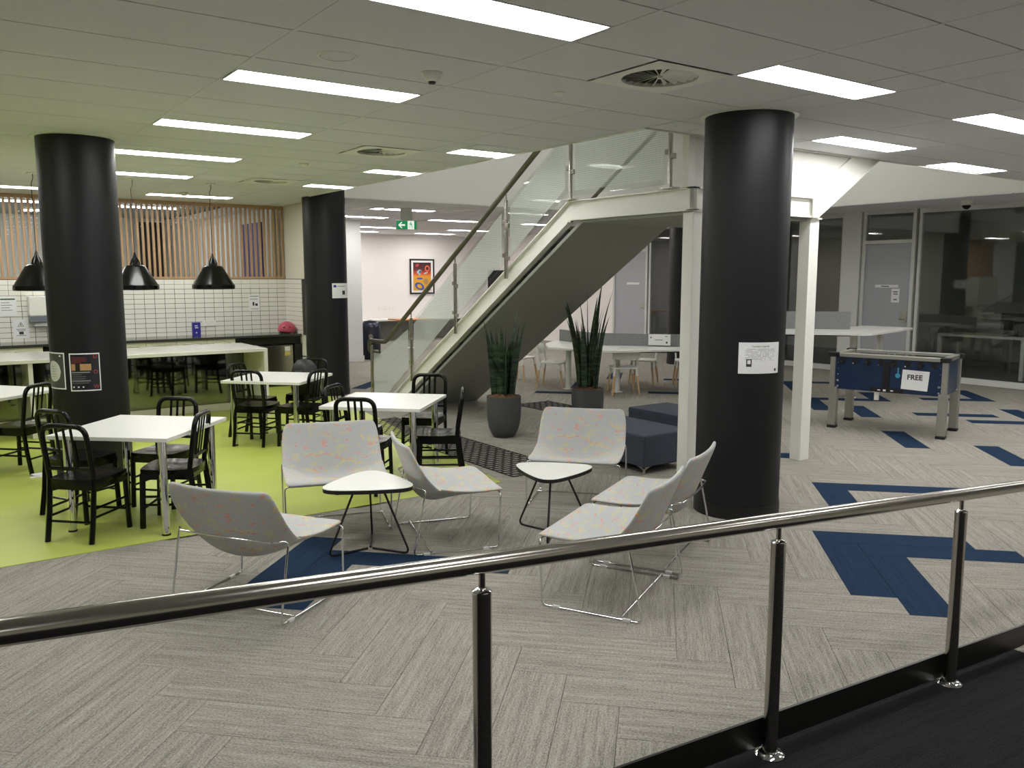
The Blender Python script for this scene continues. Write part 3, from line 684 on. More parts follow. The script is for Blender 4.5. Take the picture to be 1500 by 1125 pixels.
# upper flight: raking beam and solid white balustrade along it
def rake(x0, z0, dz, ya, yb, x1, nm, mat):
    k = .62; Pa = [(x0, z0), (x1, z0+k*(x1-x0)), (x1, z0+k*(x1-x0)+dz), (x0, z0+dz)]
    return obj(nm, MB().add([(x, ya, z) for x, z in Pa]+[(x, yb, z) for x, z in Pa], [(0,1,2,3),(7,6,5,4),(0,4,5,1),(1,5,6,2),(2,6,7,3),(3,7,4,0)]), mat, st)
rake(1.70, 2.34, .26, .03, .10, 5.0, 'upper_stringer', M_whitesteel); rake(1.70, 2.33, .014, .0, .12, 5.0, 'upper_stringer_flange', M_whitesteel)
mb = MB(); Pa = [(.02, 2.52), (1.70, 2.52), (1.70, 2.60), (5.0, 2.60+.62*3.3), (5.0, 5.1), (.02, 5.1)]
T = Matrix(((1,0,0,0),(0,0,-1,.085),(0,1,0,0),(0,0,0,1)))
mb.prism([(x, z) for x, z in Pa], 0, .03, T)
obj('white_panel', mb, M_plaster, st)
obj('panel_edge_post', B(-.015, .06, .05, .12, 2.52, 4.0), M_whitesteel, st)
# balustrade posts, glass, handrail on the near side
PY = [(10.98, 0, .80), (9.78, None, None), (8.66, None, None), (7.59, None, None), (6.49, None, None), (5.16, None, None)]
def zr(Y): return 1.34+.62*(9.78-Y)
XR = -.012
for k, (Y, zb, zt) in enumerate(PY):
    if zb is None: zb = max(ztop(Y)-.12, 0) if Y > 6.55 else 2.52
    if zt is None: zt = zr(Y)-.10 if Y > 6.55 else 3.55
    p = obj('baluster', MB().tube([(XR, sy(Y), zb), (XR, sy(Y), zt)], .021, 14), M_steel, st, smooth=40)
    if 6.55 < Y < 10.9: obj('rail_stem', MB().tube([(XR, sy(Y), zt), (XR, sy(Y), zr(Y)-.01)], .007, 8), M_steel, p)
    for q, dy in ((.30, .035), (.72, .035), (.26, -.035), (.68, -.035)):
        if k == 0 and dy > 0: continue
        z = zb+(zt-zb)*q+(0 if abs(dy) < 0 else 0); obj('glass_clamp', B(XR-.014, XR+.014, sy(Y)+dy-.022, sy(Y)+dy+.022, z-.022, z+.022), M_steel, p, bevel=.004)
    if Y < 6.55: obj('base_plate', B(XR-.05, XR+.05, sy(Y)-.07, sy(Y)+.07, 2.52, 2.53), M_steel, p)
def pane(Ya, Yb, za0, za1, zb0, zb1):
    # Ya > Yb ; quad (Ya: za0..za1) to (Yb: zb0..zb1)
    def quad(m, x0, x1, nm, mat, par):
        Q = [(Ya-m, za0+m*1.2), (Yb+m, zb0+m*1.2), (Yb+m, zb1-m*1.2), (Ya-m, za1-m*1.2)]
        if x1 is None: return obj(nm, MB().add([(x0, sy(y), z) for y, z in Q], [(3, 2, 1, 0)]), mat, par)
        return obj(nm, MB().add([(x0, sy(y), z) for y, z in Q]+[(x1, sy(y), z) for y, z in Q], [(0,1,2,3),(7,6,5,4),(0,4,5,1),(1,5,6,2),(2,6,7,3),(3,7,4,0)]), mat, par)
    g = quad(0, XR-.005, XR+.005, 'glass_panel', M_glass, st); quad(.035, XR-.0056, None, 'dotted_print', M_frost, g)
for (Ya, Yb) in ((9.74, 8.70), (8.62, 7.63), (7.55, 6.53)): pane(Ya, Yb, ztop(Ya)+.06, zr(Ya)-.16, ztop(Yb)+.06, zr(Yb)-.16)
g = obj('glass_panel', MB().add([(x, sy(y), z) for x in (XR-.005, XR+.005) for y, z in ((10.94, .06), (10.55, .06), (9.82, ztop(9.82)+.06), (9.82, zr(9.82)-.16), (10.72, .74), (10.94, .74))],
    [(0,1,2,3,4,5),(11,10,9,8,7,6)]+[(i, i+6, (i+1)%6+6, (i+1)%6) for i in range(6)]), M_glass, st)
obj('dotted_print', MB().add([(x, sy(y), z) for x in (XR-.0056,) for y, z in ((10.91, .1), (10.58, .1), (9.86, ztop(9.86)+.1), (9.86, zr(9.86)-.2), (10.70, .70), (10.91, .70))],
    [(5,4,3,2,1,0)]), M_frost, g)
pane(6.45, 5.20, 2.56, 3.55, 2.56, 3.55)
obj('handrail', MB().tube(fillet([(XR+.1, sy(10.98), .70), (XR-.0, sy(11.05), .70), (XR, sy(11.05), .87), (XR, sy(10.55), .87), (XR, sy(5.9), .87+.62*4.65)], .06, 5), .029, 14), M_stairrail, st, smooth=40)
obj('handrail', MB().tube([(SX1, sy(10.5), .9), (SX1, sy(6.3), .9+.62*4.2)], .022, 12), M_stairrail, st, smooth=40)

# ------------------------------------------------------------------ cafe tables and black slat-back chairs
TH_ = .70
def cafe_table(x, y, rz, lab):
    t = thing('cafe_table', lab, 'table', (x, y, .004), rz, 'square white cafe tables'); h = .44
    obj('tabletop', B(-h, h, -h, h, TH_-.028, TH_), M_white, t, bevel=.003)
    for sx in (-1, 1):
        for sy_ in (-1, 1):
            l = obj('leg', MB().lathe([(.029, .012), (.029, TH_-.03)], 20, Matrix.Translation((sx*.35, sy_*.35, 0))), M_chrome, t, smooth=40)
            obj('foot', MB().lathe([(.030, 0), (.030, .014)], 16, Matrix.Translation((sx*.35, sy_*.35, 0))), M_blackm, l)
    return t
Q45 = PI/4
cafe_table(1.263, 6.49, Q45+.05, 'square white table with chrome legs beside the column with two posters')
cafe_table(3.13, 8.84, Q45, 'square white table with chrome legs in front of the dishwasher')
cafe_table(3.30, 6.62, Q45, 'square white table with chrome legs behind the lounge chairs, next to the black mesh mat')
cafe_table(.47, 9.22, Q45-.1, 'square white table with chrome legs on the far side of the postered column')
def make_chair():
    t = thing('cafe_chair', '', 'chair', group='black slat-back chairs at the cafe tables')
    W2, D2, SH, H = .175, .175, .43, .81
    # seat: dished panel with rounded corners
    n = 9; vs = []; fs = []
    for i in range(n):
        for j in range(n):
            u, v = -1+2*i/(n-1), -1+2*j/(n-1); x = u*.195; y = v*.195*(1-.06*(u < 0)*abs(u))
            k = 1-.10*(u*u*v*v); z = SH-.016*math.exp(-((u+.15)**2+(abs(v)-.42)**2)*4)
            vs.append((x*k, y*k, z))
    for i in range(n-1):
        for j in range(n-1): fs.append((i*n+j, (i+1)*n+j, (i+1)*n+j+1, i*n+j+1))
    m = n*n; vs += [(x, y, SH-.035) for x, y, z in vs]; fs += [tuple(m+i for i in reversed(q)) for q in fs]
    ring = [i*n for i in range(n)]+[(n-1)*n+j for j in range(1, n)]+[i*n+n-1 for i in range(n-2, -1, -1)]+[j for j in range(n-2, 0, -1)]
    for a, b in zip(ring, ring[1:]+ring[:1]): fs.append((b, a, m+a, m+b))
    obj('seat', MB().add(vs, fs), M_black, t, smooth=35)
    obj('apron', MB().box(-.18, .18, .155, .18, SH-.075, SH-.03).box(-.18, .18, -.18, -.155, SH-.075, SH-.03).box(.155, .18, -.155, .155, SH-.075, SH-.03).box(-.18, -.155, -.155, .155, SH-.075, SH-.03), M_black, t)
    for s in (-1, 1):
        obj('leg', MB().tube([(.165, s*.165, SH-.04), (.18, s*.17, 0)], .0215, 8, flat=.8), M_black, t, smooth=50)
        obj('leg', MB().tube([(-.165, s*.165, SH), (-.19, s*.165, .2), (-.225, s*.165, 0)], .0215, 8, flat=.8), M_black, t, smooth=50)
        obj('stretcher', MB().tube([(.17, s*.168, .17), (-.195, s*.166, .17)], .009, 8), M_black, t); obj('stretcher', MB().tube([(.17, s*.168, .23), (-.185, s*.166, .23)], .009, 8), M_black, t)
    obj('stretcher', MB().tube([(.172, -.165, .14), (.172, .165, .14)], .009, 8), M_black, t); obj('stretcher', MB().tube([(-.2, -.165, .14), (-.2, .165, .14)], .009, 8), M_black, t)
    bx = lambda z: -.165-.055*((z-SH)/(H-SH))
    path = fillet([(bx(SH), -.165, SH), (bx(H), -.165, H-.012), (bx(H), .165, H-.012), (bx(SH), .165, SH)], .085, 6)
    obj('back_frame', MB().tube(path, .0185, 10, up=(1, 0, 0)), M_black, t, smooth=50)
    zr_ = SH+.07; obj('back_rail', MB().tube([(bx(zr_), -.16, zr_), (bx(zr_), .16, zr_)], .014, 8), M_black, t, smooth=50)
    for y in (-.055, 0, .055): obj('back_slat', MB().tube([(bx(zr_), y, zr_), (bx(H), y, H-.014)], .011, 8, flat=.55, up=(0, 1, 0)), M_black, t, smooth=50)
    return t
chair0 = make_chair(); used = False
def chair(x, y, deg, lab):
    global used
    if not used: c = chair0; c.location = (x, y, .004); c.rotation_euler = (0, 0, math.radians(deg)); c['label'] = lab; used = True
    else: c = dup(chair0, (x, y, .004), math.radians(deg), lab)
    return c
chair(.87, 6.34, 45, 'black slat-back chair with its back to the ramp, at the postered column table')
chair(.92, 7.03, 32, 'black slat-back chair close against the column with two posters')
chair(1.43, 6.30, 148, 'black slat-back chair tucked in between the postered column table and a grey lounge chair')
chair(1.50, 6.90, 225, 'black slat-back chair facing the ramp at the table by the postered column, seat showing')
chair(.68, 8.83, 135, 'black slat-back chair at the white table on the far side of the postered column')
chair(2.88, 8.83, 45, 'black slat-back chair with its back to the ramp, at the table before the dishwasher')
chair(3.24, 8.48, 125, 'black slat-back chair on the lounge side of the table before the dishwasher')
chair(3.00, 9.28, -50, 'black slat-back chair beyond the table before the dishwasher, mostly hidden by another chair back')
chair(3.63, 9.32, 222, 'black slat-back chair holding a black domed bag at the table before the dishwasher')
chair(2.97, 6.36, 45, 'black slat-back chair directly behind a grey lounge chair back')
chair(3.14, 6.90, -50, 'black slat-back chair between the table beside the mesh mat and the black kitchen column')
chair(3.97, 7.13, 225, 'black slat-back chair pulled out on the black mesh mat below the staircase').location.z = .0075
chair(3.64, 6.29, 148, 'black slat-back chair tucked under the table beside the mesh mat, nearest the side-on lounge chair')
t = thing('bag', 'black domed bag on a chair behind the table before the dishwasher', 'bag', (3.60, 9.29, .436), math.radians(222))
prof = [(.16, 0), (.175, .1), (.17, .22), (.14, .32), (.08, .385), (.002, .40)]
obj('body', MB().lathe([(.15, .0)]+prof, 24, Matrix.Scale(.7, 4, (1, 0, 0)), cap=False), M_blackm, t, smooth=60)
obj('patch', B(.11, .128, -.06, .02, .2, .27), M('grey_patch', (92, 92, 92), .6), t); obj('handle', MB().tube(fillet([(0, -.05, .37), (0, -.04, .43), (0, .04, .43), (0, .05, .37)], .02), .008), M_blackm, t)

# ------------------------------------------------------------------ grey lounge chairs with chrome wire frames
def make_lounge():
    t = thing('lounge_chair', '', 'lounge chair', group='grey speckled lounge chairs'); Wd = .365
    prof = [(.325, .380), (.30, .392), (.22, .378), (.10, .345), (-.02, .308), (-.10, .292), (-.16, .305), (-.20, .345), (-.222, .395), (-.255, .495), (-.287, .595), (-.32, .685), (-.325, .70)]
    prof = [Vector((a, 0, b)) for a, b in prof]; L = [0]
    for a, b in zip(prof, prof[1:]): L.append(L[-1]+(b-a).length)
    m = 17; n = len(prof); top = []; bot = []; uvs = []
    for i, p in enumerate(prof):
        s = L[i]/L[-1]; q = prof[min(i+1, n-1)]-prof[max(i-1, 0)]; nor = Vector((-q.z, 0, q.x)).normalized()
        if nor.z < 0 and i < 5: nor = -nor
        nor = Vector((q.z, 0, -q.x)).normalized()            # towards the sitter
        cup = .125*math.exp(-((s-.50)/.24)**2)+.025*s
        wloc = Wd*(1-.03*abs(s-.5)*2)
        e = 1.0
        if i == 0: e = .94
        if i == n-1: e = .86
        if i == n-2: e = .95
        for j in range(m):
            v = -1+2*j/(m-1); y = v*wloc*e; c = cup*(v*v)
            edge = .018 if (j in (0, m-1) or i in (0, n-1)) else .030
            pt = p+nor*c; mid = Vector((pt.x, y, pt.z)); top.append(mid+nor*edge*.5); bot.append(mid-nor*edge*.5); uvs.append((y+.5, L[i]))
    fs = []; k = m*n
    for i in range(n-1):
        for j in range(m-1): a = i*m+j; fs.append((a, a+1, a+m+1, a+m)); fs.append((k+a, k+a+m, k+a+m+1, k+a+1))
    ring = [j for j in range(m)]+[i*m+m-1 for i in range(1, n)]+[(n-1)*m+j for j in range(m-2, -1, -1)]+[i*m for i in range(n-2, 0, -1)]
    for a, b in zip(ring, ring[1:]+ring[:1]): fs.append((a, k+a, k+b, b))
    o = obj('shell', MB().add(top+bot, fs), M_fab, t, smooth=75, uv=lambda i, c: uvs[i % k])
    sd = o.modifiers.new('subdivision', 'SUBSURF'); sd.levels = 1; sd.render_levels = 2
    r = .0062
    for s in (-1, 1):
        y = s*.36
        obj('side_frame', MB().tube(fillet([(.30, s*.30, .372), (.30, y, .372), (.285, y, r), (-.285, y, r), (-.20, y, .43), (-.255, s*.30, .43)], .028, 4), r, 8), M_chrome, t, smooth=50)
        for x in (.2, -.2): obj('glide', B(x-.02, x+.02, y-.008, y+.008, 0, .014), M('clear_glide', (215, 215, 215), .3), t)
    obj('seat_bar', MB().tube([(.30, -.3, .372), (.30, .3, .372)], r, 8), M_chrome, t, smooth=50)
    obj('back_bar', MB().tube([(-.255, -.3, .43), (-.262, -.15, .43), (-.265, 0, .43), (-.262, .15, .43), (-.255, .3, .43)], r, 8), M_chrome, t, smooth=50)
    obj('floor_bar', MB().tube([(-.17, -.36, r+.01), (-.17, .36, r+.01)], r, 8), M_chrome, t, smooth=50)
    return t
l0 = make_lounge()
LC = [(1.44, 4.50, 33, 'grey lounge chair showing its curved back, nearest the ramp railing'), (2.36, 5.57, 252, 'grey lounge chair facing out with orange and yellow stitching, on the lime floor edge'),
      (2.86, 4.88, -17, 'grey lounge chair turned side-on between the two triangular tables'), (4.21, 5.06, 222, 'grey lounge chair facing out in front of the navy ottomans'),
      (3.12, 3.42, 118, 'grey lounge chair of the joined pair, further from the black column'), (3.82, 3.80, 118, 'grey lounge chair of the joined pair, against the black column')]
for k, (x, y, a, lb) in enumerate(LC):
    if k == 0: l0.location = (x, y, 0); l0.rotation_euler = (0, 0, math.radians(a)); l0['label'] = lb
    else: dup(l0, (x, y, 0), math.radians(a), lb)
# triangular coffee tables
def coffee(x, y, deg, lab, R=.36):
    t = thing('coffee_table', lab, 'coffee table', (x, y, 0), math.radians(deg), 'rounded triangular coffee tables'); z = .455
    tri = []
    V = [Vector((R*1.06*math.cos(a), R*1.06*math.sin(a), 0)) for a in (0, 2*PI/3, 4*PI/3)]
    pts = []
    for i in range(3):
        a, b = V[i], V[(i+1) % 3]; mid = (a+b)/2; pts.append(a); pts.append(mid*1.22)
    poly = [(p.x, p.y) for p in fillet(pts, .24, 6, closed=True)]
    obj('tabletop', MB().prism(poly, z-.004, z), M_white, t)
    obj('black_edge', MB().prism([(a*1.0, b*1.0) for a, b in poly], z-.028, z-.0041), M_edge, t)
    for i in range(3):
        a = 2*PI*i/3; f = Vector((math.cos(a), math.sin(a), 0)); s_ = Vector((-f.y, f.x, 0)); 
        obj('leg', MB().tube(fillet([f*.10+s_*.0+Vector((0, 0, z-.028)), f*.30+Vector((0, 0, .008)), f*.02+Vector((0, 0, .008))], .05, 5), .0075, 8), M_blackm, t, smooth=50)
coffee(2.32, 4.92, 182, 'rounded triangular white coffee table in front of the outward-facing lounge chair, on blue carpet'); coffee(3.52, 4.51, 106, 'rounded triangular white coffee table beside the joined pair of lounge chairs', .34)
# navy ottomans
def ottoman(x0, x1, y0, y1, lab):
    t = thing('ottoman', lab, 'ottoman', ((x0+x1)/2, (y0+y1)/2, 0), group='navy ottomans'); a, b = (x1-x0)/2, (y1-y0)/2
    obj('upholstery', B(-a, a, -b, b, .075, .365), M_navy, t, bevel=.014, smooth=None)
    obj('piping', MB().tube([(-a, -b, .33), (a, -b, .33), (a, b, .33), (-a, b, .33)], .004, 6, closed=True), M_navy, t)
    for sx in (-1, 1):
        for sy_ in (-1, 1):
            x, y = sx*(a-.04), sy_*(b-.04)
            obj('foot', MB().tube([(x, y, 0), (x, y, .05)], .012, 10).add([(x+.012, y-.012, .075), (x-sx*.09, y-.012, .075), (x-sx*.09, y+.012, .075), (x+.012, y+.012, .075), (x, y-.008, .04), (x, y+.008, .04)],
                [(0,1,2,3),(4,1,0),(5,3,2),(4,5,2,1),(0,3,5,4)]).add([(x-.012, y+.012, .075), (x-.012, y-sy_*.09, .075), (x+.012, y-sy_*.09, .075), (x+.012, y+.012, .075), (x-.008, y, .04), (x+.008, y, .04)], [(0,1,2,3),(4,1,0),(5,3,2),(4,5,2,1),(0,3,5,4)]), M_alu, t)
ottoman(5.22, 5.84, 5.35, 6.55, 'navy upholstered ottoman nearer the lounge chairs, with a metal corner foot'); ottoman(6.28, 6.88, 5.5, 6.7, 'navy upholstered ottoman further under the stair landing')
# planters with snake plants
def planter(x, y, seed, nl, hmax, spread, lab):
    t = thing('planter', lab, 'potted plant', (x, y, 0), group='charcoal planters with snake plants'); rnd = random.Random(seed)
    obj('pot', MB().lathe([(.10, 0), (.125, .012), (.165, .09), (.188, .2), (.194, .32), (.192, .46), (.178, .46), (.178, .40)], 36), M_plantpot, t, smooth=50)
    mb = MB(); n = 20; vs = [(0, 0, .485)]
    for q in range(1, 5):
        for i in range(n): r = .178*q/4; vs.append((r*math.cos(2*PI*i/n), r*math.sin(2*PI*i/n), .478-.03*(q/4)**2+rnd.uniform(-.012, .016)))
    fs = [(0, 1+i, 1+(i+1) % n) for i in range(n)]+[(1+q*n+i, 1+q*n+n+i, 1+q*n+n+(i+1) % n, 1+q*n+(i+1) % n) for q in range(3) for i in range(n)]
    obj('bark_mulch', mb.add(vs, fs), M_mulch, t, kind='stuff')
    for k in range(nl):
        a = rnd.uniform(0, 2*PI); r = rnd.uniform(.0, .12); bx, by = r*math.cos(a), r*math.sin(a)
        h = hmax*rnd.uniform(.55, .95); lean = rnd.uniform(.02, .1)+r*.6*spread
        if k < 3: lean = .32*spread; h = hmax*rnd.uniform(.6, .7); a = (.6, 2.8, 4.2)[k]
        if k == 3: h = hmax; lean = .10; a = .1; bx, by = .07, 0
        w = rnd.uniform(.022, .034) if k > 2 else .016; tw = rnd.uniform(0, PI); dx, dy = math.cos(a), math.sin(a); vs = []; fs = []; ns = 7
        for i in range(ns+1):
            s = i/ns; wd = w*(1-s**3.2)*(.75+.5*math.sin(PI*min(1, s*1.2)))+.0008
            cx = bx+dx*lean*s*s*h*1.2; cy = by+dy*lean*s*s*h*1.2; z = .43+h*s*(1-.12*lean*s); an = tw+.5*s
            c, d = math.cos(an), math.sin(an)
            vs += [(cx-wd*c, cy-wd*d, z), (cx+d*.35*wd, cy-c*.35*wd, z), (cx+wd*c, cy+wd*d, z), (cx-d*.1*wd, cy+c*.1*wd, z)]
        for i in range(ns):
            for j in range(4): p = i*4; fs.append((p+j, p+(j+1) % 4, p+4+(j+1) % 4, p+4+j))
        obj('leaf', MB().add(vs, fs), M_leaf, t, smooth=40)
planter(5.27, 7.64, 3, 34, .96, 1.0, 'charcoal planter with a dense upright snake plant, standing clear on the carpet'); planter(6.46, 7.60, 11, 24, 1.33, 1.4, 'charcoal planter with a tall dark snake plant, behind a lounge chair')
# open-mesh rubber mats
def meshmat(x0, x1, y0, y1, lab, rz=0):
    mb = MB(); pitch, row, bar, z0, z1 = .10, .07, .019, .004, .0065
    ny = int((y1-y0)/row); nx = int((x1-x0)/pitch)
    for j in range(ny+1): mb.box(x0, x1, y0+j*row-bar/2, y0+j*row+bar/2, z0, z1)
    for j in range(ny):
        for i in range(nx+1):
            x = x0+(i+(.5 if j % 2 else 0))*pitch
            if x < x1: mb.box(x-bar/2, x+bar/2, y0+j*row+bar/2, y0+(j+1)*row-bar/2, z0, z1)
    mb.box(x0-.012, x0, y0, y1, z0, z1).box(x1, x1+.012, y0, y1, z0, z1)
    return obj('rubber_mat', mb, M_mat, label=lab, cat='mat')
meshmat(4.24, 4.84, 6.0, 9.5, 'black open-mesh rubber mat lying across the lime floor edge'); meshmat(6.72, 7.3, 7.0, 9.5, 'black open-mesh rubber mat between the two planters')

# ------------------------------------------------------------------ football table
t = thing('football_table', 'blue table football game with grey legs and a FREE paper sign', 'football table', (9.28, 5.39, 0), math.radians(-73.5))
a, b, z0, z1 = .60, .345, .47, .85
obj('side_panel', B(-a, a, -b, -b+.02, z0, z1), M_blue, t); obj('side_panel', B(-a, a, b-.02, b, z0, z1), M_blue, t)
obj('end_panel', B(-a, -a+.02, -b+.02, b-.02, z0, z1), M_blue, t); obj('end_panel', B(a-.02, a, -b+.02, b-.02, z0, z1), M_blue, t)
obj('base_board', B(-a+.02, a-.02, -b+.02, b-.02, z0, z0+.02), M_blue, t); obj('pitch', B(-a+.02, a-.02, -b+.02, b-.02, z1-.14, z1-.13), M_dgreen, t)
fr = obj('top_frame', MB().box(-a+.07, a+.02, -b-.02, -b+.07, z1, z1+.045).box(-a+.07, a+.02, b-.07, b+.02, z1, z1+.045).box(-a-.0, -a+.07, -b+.07, b-.07, z1, z1+.045).box(a-.05, a+.02, -b+.07, b-.07, z1, z1+.045), M_alu, t, bevel=.006)
obj('glass_top', B(-a+.07, a-.05, -b+.07, b-.07, z1+.02, z1+.028), M_dglass, t)
for sx in (-1, 1):
    for s_ in (-1, 1):
        lg = obj('leg', B(sx*(a-.01)-.045, sx*(a-.01)+.045, s_*(b-.025)-.045, s_*(b-.025)+.045, .03, z0+.02), M_alu, t, bevel=.008)
        obj('foot', B(sx*(a-.01)-.05, sx*(a-.01)+.05, s_*(b-.025)-.05, s_*(b-.025)+.05, 0, .03), M_blackm, lg, bevel=.006)
        obj('corner_guard', MB().box(sx*a-.03, sx*a+.03, s_*b-.03, s_*b+.03, z0-.02, z1-.0), M_alu, t, bevel=.006); obj('corner_cap', B(sx*a-.05, sx*a+.05, s_*b-.05, s_*b+.05, z1, z1+.05), M_blackm, t, bevel=.006)
for k in range(8):
    x = -.49+.14*k; r = obj('rod', MB().tube([(x, -b-(.10 if k % 2 else .04), z1-.06), (x, b+(.12 if k % 2 else .2), z1-.06)], .008, 8), M_chrome, t)
    obj('handle', MB().tube([(x, -b-.12, z1-.06), (x, -b-.02, z1-.06)] if k % 2 == 0 else [(x, b+.02, z1-.06), (x, b+.13, z1-.06)], .016, 10), M_blackm, r)
    obj('rod_bearing', MB().lathe([(.036, 0), (.036, .006)], 16, Matrix.Translation((x, -b, z1-.045)) @ Matrix.Rotation(PI/2, 4, 'X')), M_blackm, t)
obj('coin_slide', MB().box(-.04, .03, -b-.012, -b, z0+.0, z1-.03).box(-.17, .19, -b-.014, -b, z0, z0+.05), M_blackm, t)
obj('coin_print', MB().box(-.09, -.06, -b-.016, -b-.014, z0+.018, z0+.03).box(-.03, .0, -b-.016, -b-.014, z0+.012, z0+.034).box(.05, .08, -b-.016, -b-.014, z0+.018, z0+.03), M_paper, t)
obj('ball_return', MB().tube([(-.11, -b+.04, z0+.0), (-.11, -b+.04, z0-.10)], .028, 12), M_whitesteel, t)
obj('price_tag', MB().lathe([(.028, 0), (.028, .004)], 8, Matrix.Translation((.115, -b, z0+.20)) @ Matrix.Rotation(PI/2, 4, 'X')).box(.11, .125, -b-.004, -b, z0+.225, z0+.29), M_teal, t)
for sx in (-1, 1):
    for k in range(5): obj('bolt', MB().lathe([(.009 if k < 3 else .013, 0), (.006, .004)], 10, Matrix.Translation((sx*.545, -b, z1-.07-.07*k)) @ Matrix.Rotation(PI/2, 4, 'X')), M_chrome, t)
sg = obj('paper_sign', MB().add([(.155, -b-.004, z0+.055), (.43, -b-.004, z0+.045), (.445, -b-.003, z0+.265), (.165, -b-.003, z0+.275), (.155, -b-.002, z0+.055), (.43, -b-.002, z0+.045), (.445, -b-.001, z0+.265), (.165, -b-.001, z0+.275)],
    [(0,1,2,3),(7,6,5,4),(0,4,5,1),(1,5,6,2),(2,6,7,3),(3,7,4,0)]), M_paper, t)
obj('lettering', text_mb('FREE', .078, T=stand((.295, -b-.0045, z0+.19), 0), bold=.0022), M_ink, sg)

# ------------------------------------------------------------------ work desks, white chairs
def desk(poly, z, legs, divs, lab, dz=.28):
    t = thing('work_desk', lab, 'desk', (poly[0][0], poly[0][1], 0)); ox, oy = poly[0]
    P = [(p.x, p.y) for p in fillet([(x-ox, y-oy, 0) for x, y in poly], .12, 4, closed=True)]
    obj('desktop', MB().prism(P, z-.028, z), M_white, t)
    for x, y in legs:
        l = obj('leg', MB().tube([(x-ox, y-oy, .01), (x-ox, y-oy, z-.03)], .045, 14), M_whitesteel, t, smooth=50); obj('foot', B(x-ox-.06, x-ox+.06, y-oy-.06, y-oy+.06, 0, .012), M_whitesteel, l)
    obj('under_beam', MB().tube([(x-ox, y-oy, z-.06) for x, y in legs], .03, 6), M_blackm, t)
    for (x0, y0), (x1, y1) in divs:
        d = Vector((x1-x0, y1-y0, 0)); L = d.length; T = RZ(math.atan2(d.y, d.x), (x0-ox, y0-oy, 0)); obj('felt_divider', MB().box(0, L, -.014, .014, z-.0, z+dz, T), M_felt, t, bevel=.004)
    return t
dl = desk([(8.27, 10.8), (7.83, 10.16), (8.14, 9.23), (9.25, 8.72), (10.1, 8.35), (10.45, 9.2), (9.75, 9.55), (9.3, 10.2), (9.35, 11.1), (8.9, 11.3)], .70, [(8.35, 10.3), (8.75, 9.6), (9.95, 8.8)],
     [((8.85, 11.15), (8.72, 10.15)), ((8.72, 10.15), (9.55, 9.15)), ((9.55, 9.15), (10.2, 8.85))], 'white angled work desk with grey felt screens behind the planters', .19)
desk([(9.1, 8.40), (10.65, 6.57), (12.48, 6.96), (12.35, 7.75), (11.2, 7.55), (9.8, 9.0)], 1.0, [(9.6, 8.5), (11.15, 7.15), (12.1, 7.3)], [((9.9, 8.62), (11.32, 7.32))], 'raised white sit-stand desk with a grey felt screen behind the football table', .26)
for k, (x, y) in enumerate(((9.82, 9.04),)):
    s = thing('desk_sign', 'small white card sign on the felt desk screen', 'sign', (9.35, 9.30, .70), math.radians(-50))
    obj('card', B(-.17, .17, -.02, -.015, .02, .19), M_paper, s, bevel=.002); obj('print', MB().box(-.07, .05, -.022, -.02, .10, .108).box(.10, .125, -.022, -.02, .05, .08).box(-.14, -.12, -.022, -.02, .13, .15).box(.09, .12, -.022, -.02, .155, .165), M_ink, s)
def make_wchair():
    t = thing('white_chair', '', 'chair', group='white chairs with beech legs'); sh = .42
    obj('seat', MB().prism([(p.x, p.y) for p in fillet([(-.19, -.19, 0), (.2, -.2, 0), (.2, .2, 0), (-.19, .19, 0)], .07, 5, closed=True)], sh-.025, sh), M_white, t, bevel=.006)
    vs = []; fs = []
    n = 9
    for i in range(n):
        v = -1+2*i/(n-1); x = -.23+.05*v*v; y = v*.21
        for dx in (0, -.016):
            vs += [(x+dx, y, .54+.015*v*v), (x+dx-.03, y, .72-.03*v*v)]
    for i in range(n-1):
        a_, b_ = i*4, (i+1)*4; fs += [(a_, b_, b_+1, a_+1), (a_+2, a_+3, b_+3, b_+2), (a_+1, b_+1, b_+3, a_+3), (a_, a_+2, b_+2, b_)]
    fs += [(0, 1, 3, 2), ((n-1)*4, (n-1)*4+2, (n-1)*4+3, (n-1)*4+1)]
    obj('backrest', MB().add(vs, fs), M_white, t, smooth=50)
    for s in (-1, 1):
        obj('back_upright', MB().tube([(-.16, s*.165, sh-.02), (-.195, s*.18, .62)], .015, 8), M_white, t, smooth=50)
        for x in (-1, 1):
            lg = obj('leg', MB().tube([(x*.215, s*.205, 0), (x*.175, s*.175, .30)], .013, 10, r1=.018), M_beech, t, smooth=50); obj('leg_socket', MB().tube([(x*.175, s*.175, .29), (x*.16, s*.165, sh-.02)], .021, 10), M_white, lg, smooth=50)
    return t
w0 = make_wchair()
WCH = [(8.28, 10.62, -52, 'white chair with beech legs at the rounded end of the angled desk, under the stair'), (8.72, 9.42, 58, 'white chair with beech legs, its back to the planters, at the angled desk'),
       (9.75, 10.05, 215, 'white chair on the far side of the angled desk, facing the planters'), (10.3, 9.6, 230, 'white chair on the far side of the angled desk beside a desk leg'), (8.35, 11.6, -70, 'white chair glimpsed behind the staircase soffit by the angled desk')]
for k, (x, y, a_, lb) in enumerate(WCH):
    if k == 0: w0.location = (x, y, 0); w0.rotation_euler = (0, 0, math.radians(a_)); w0['label'] = lb
    else: dup(w0, (x, y, 0), math.radians(a_), lb)
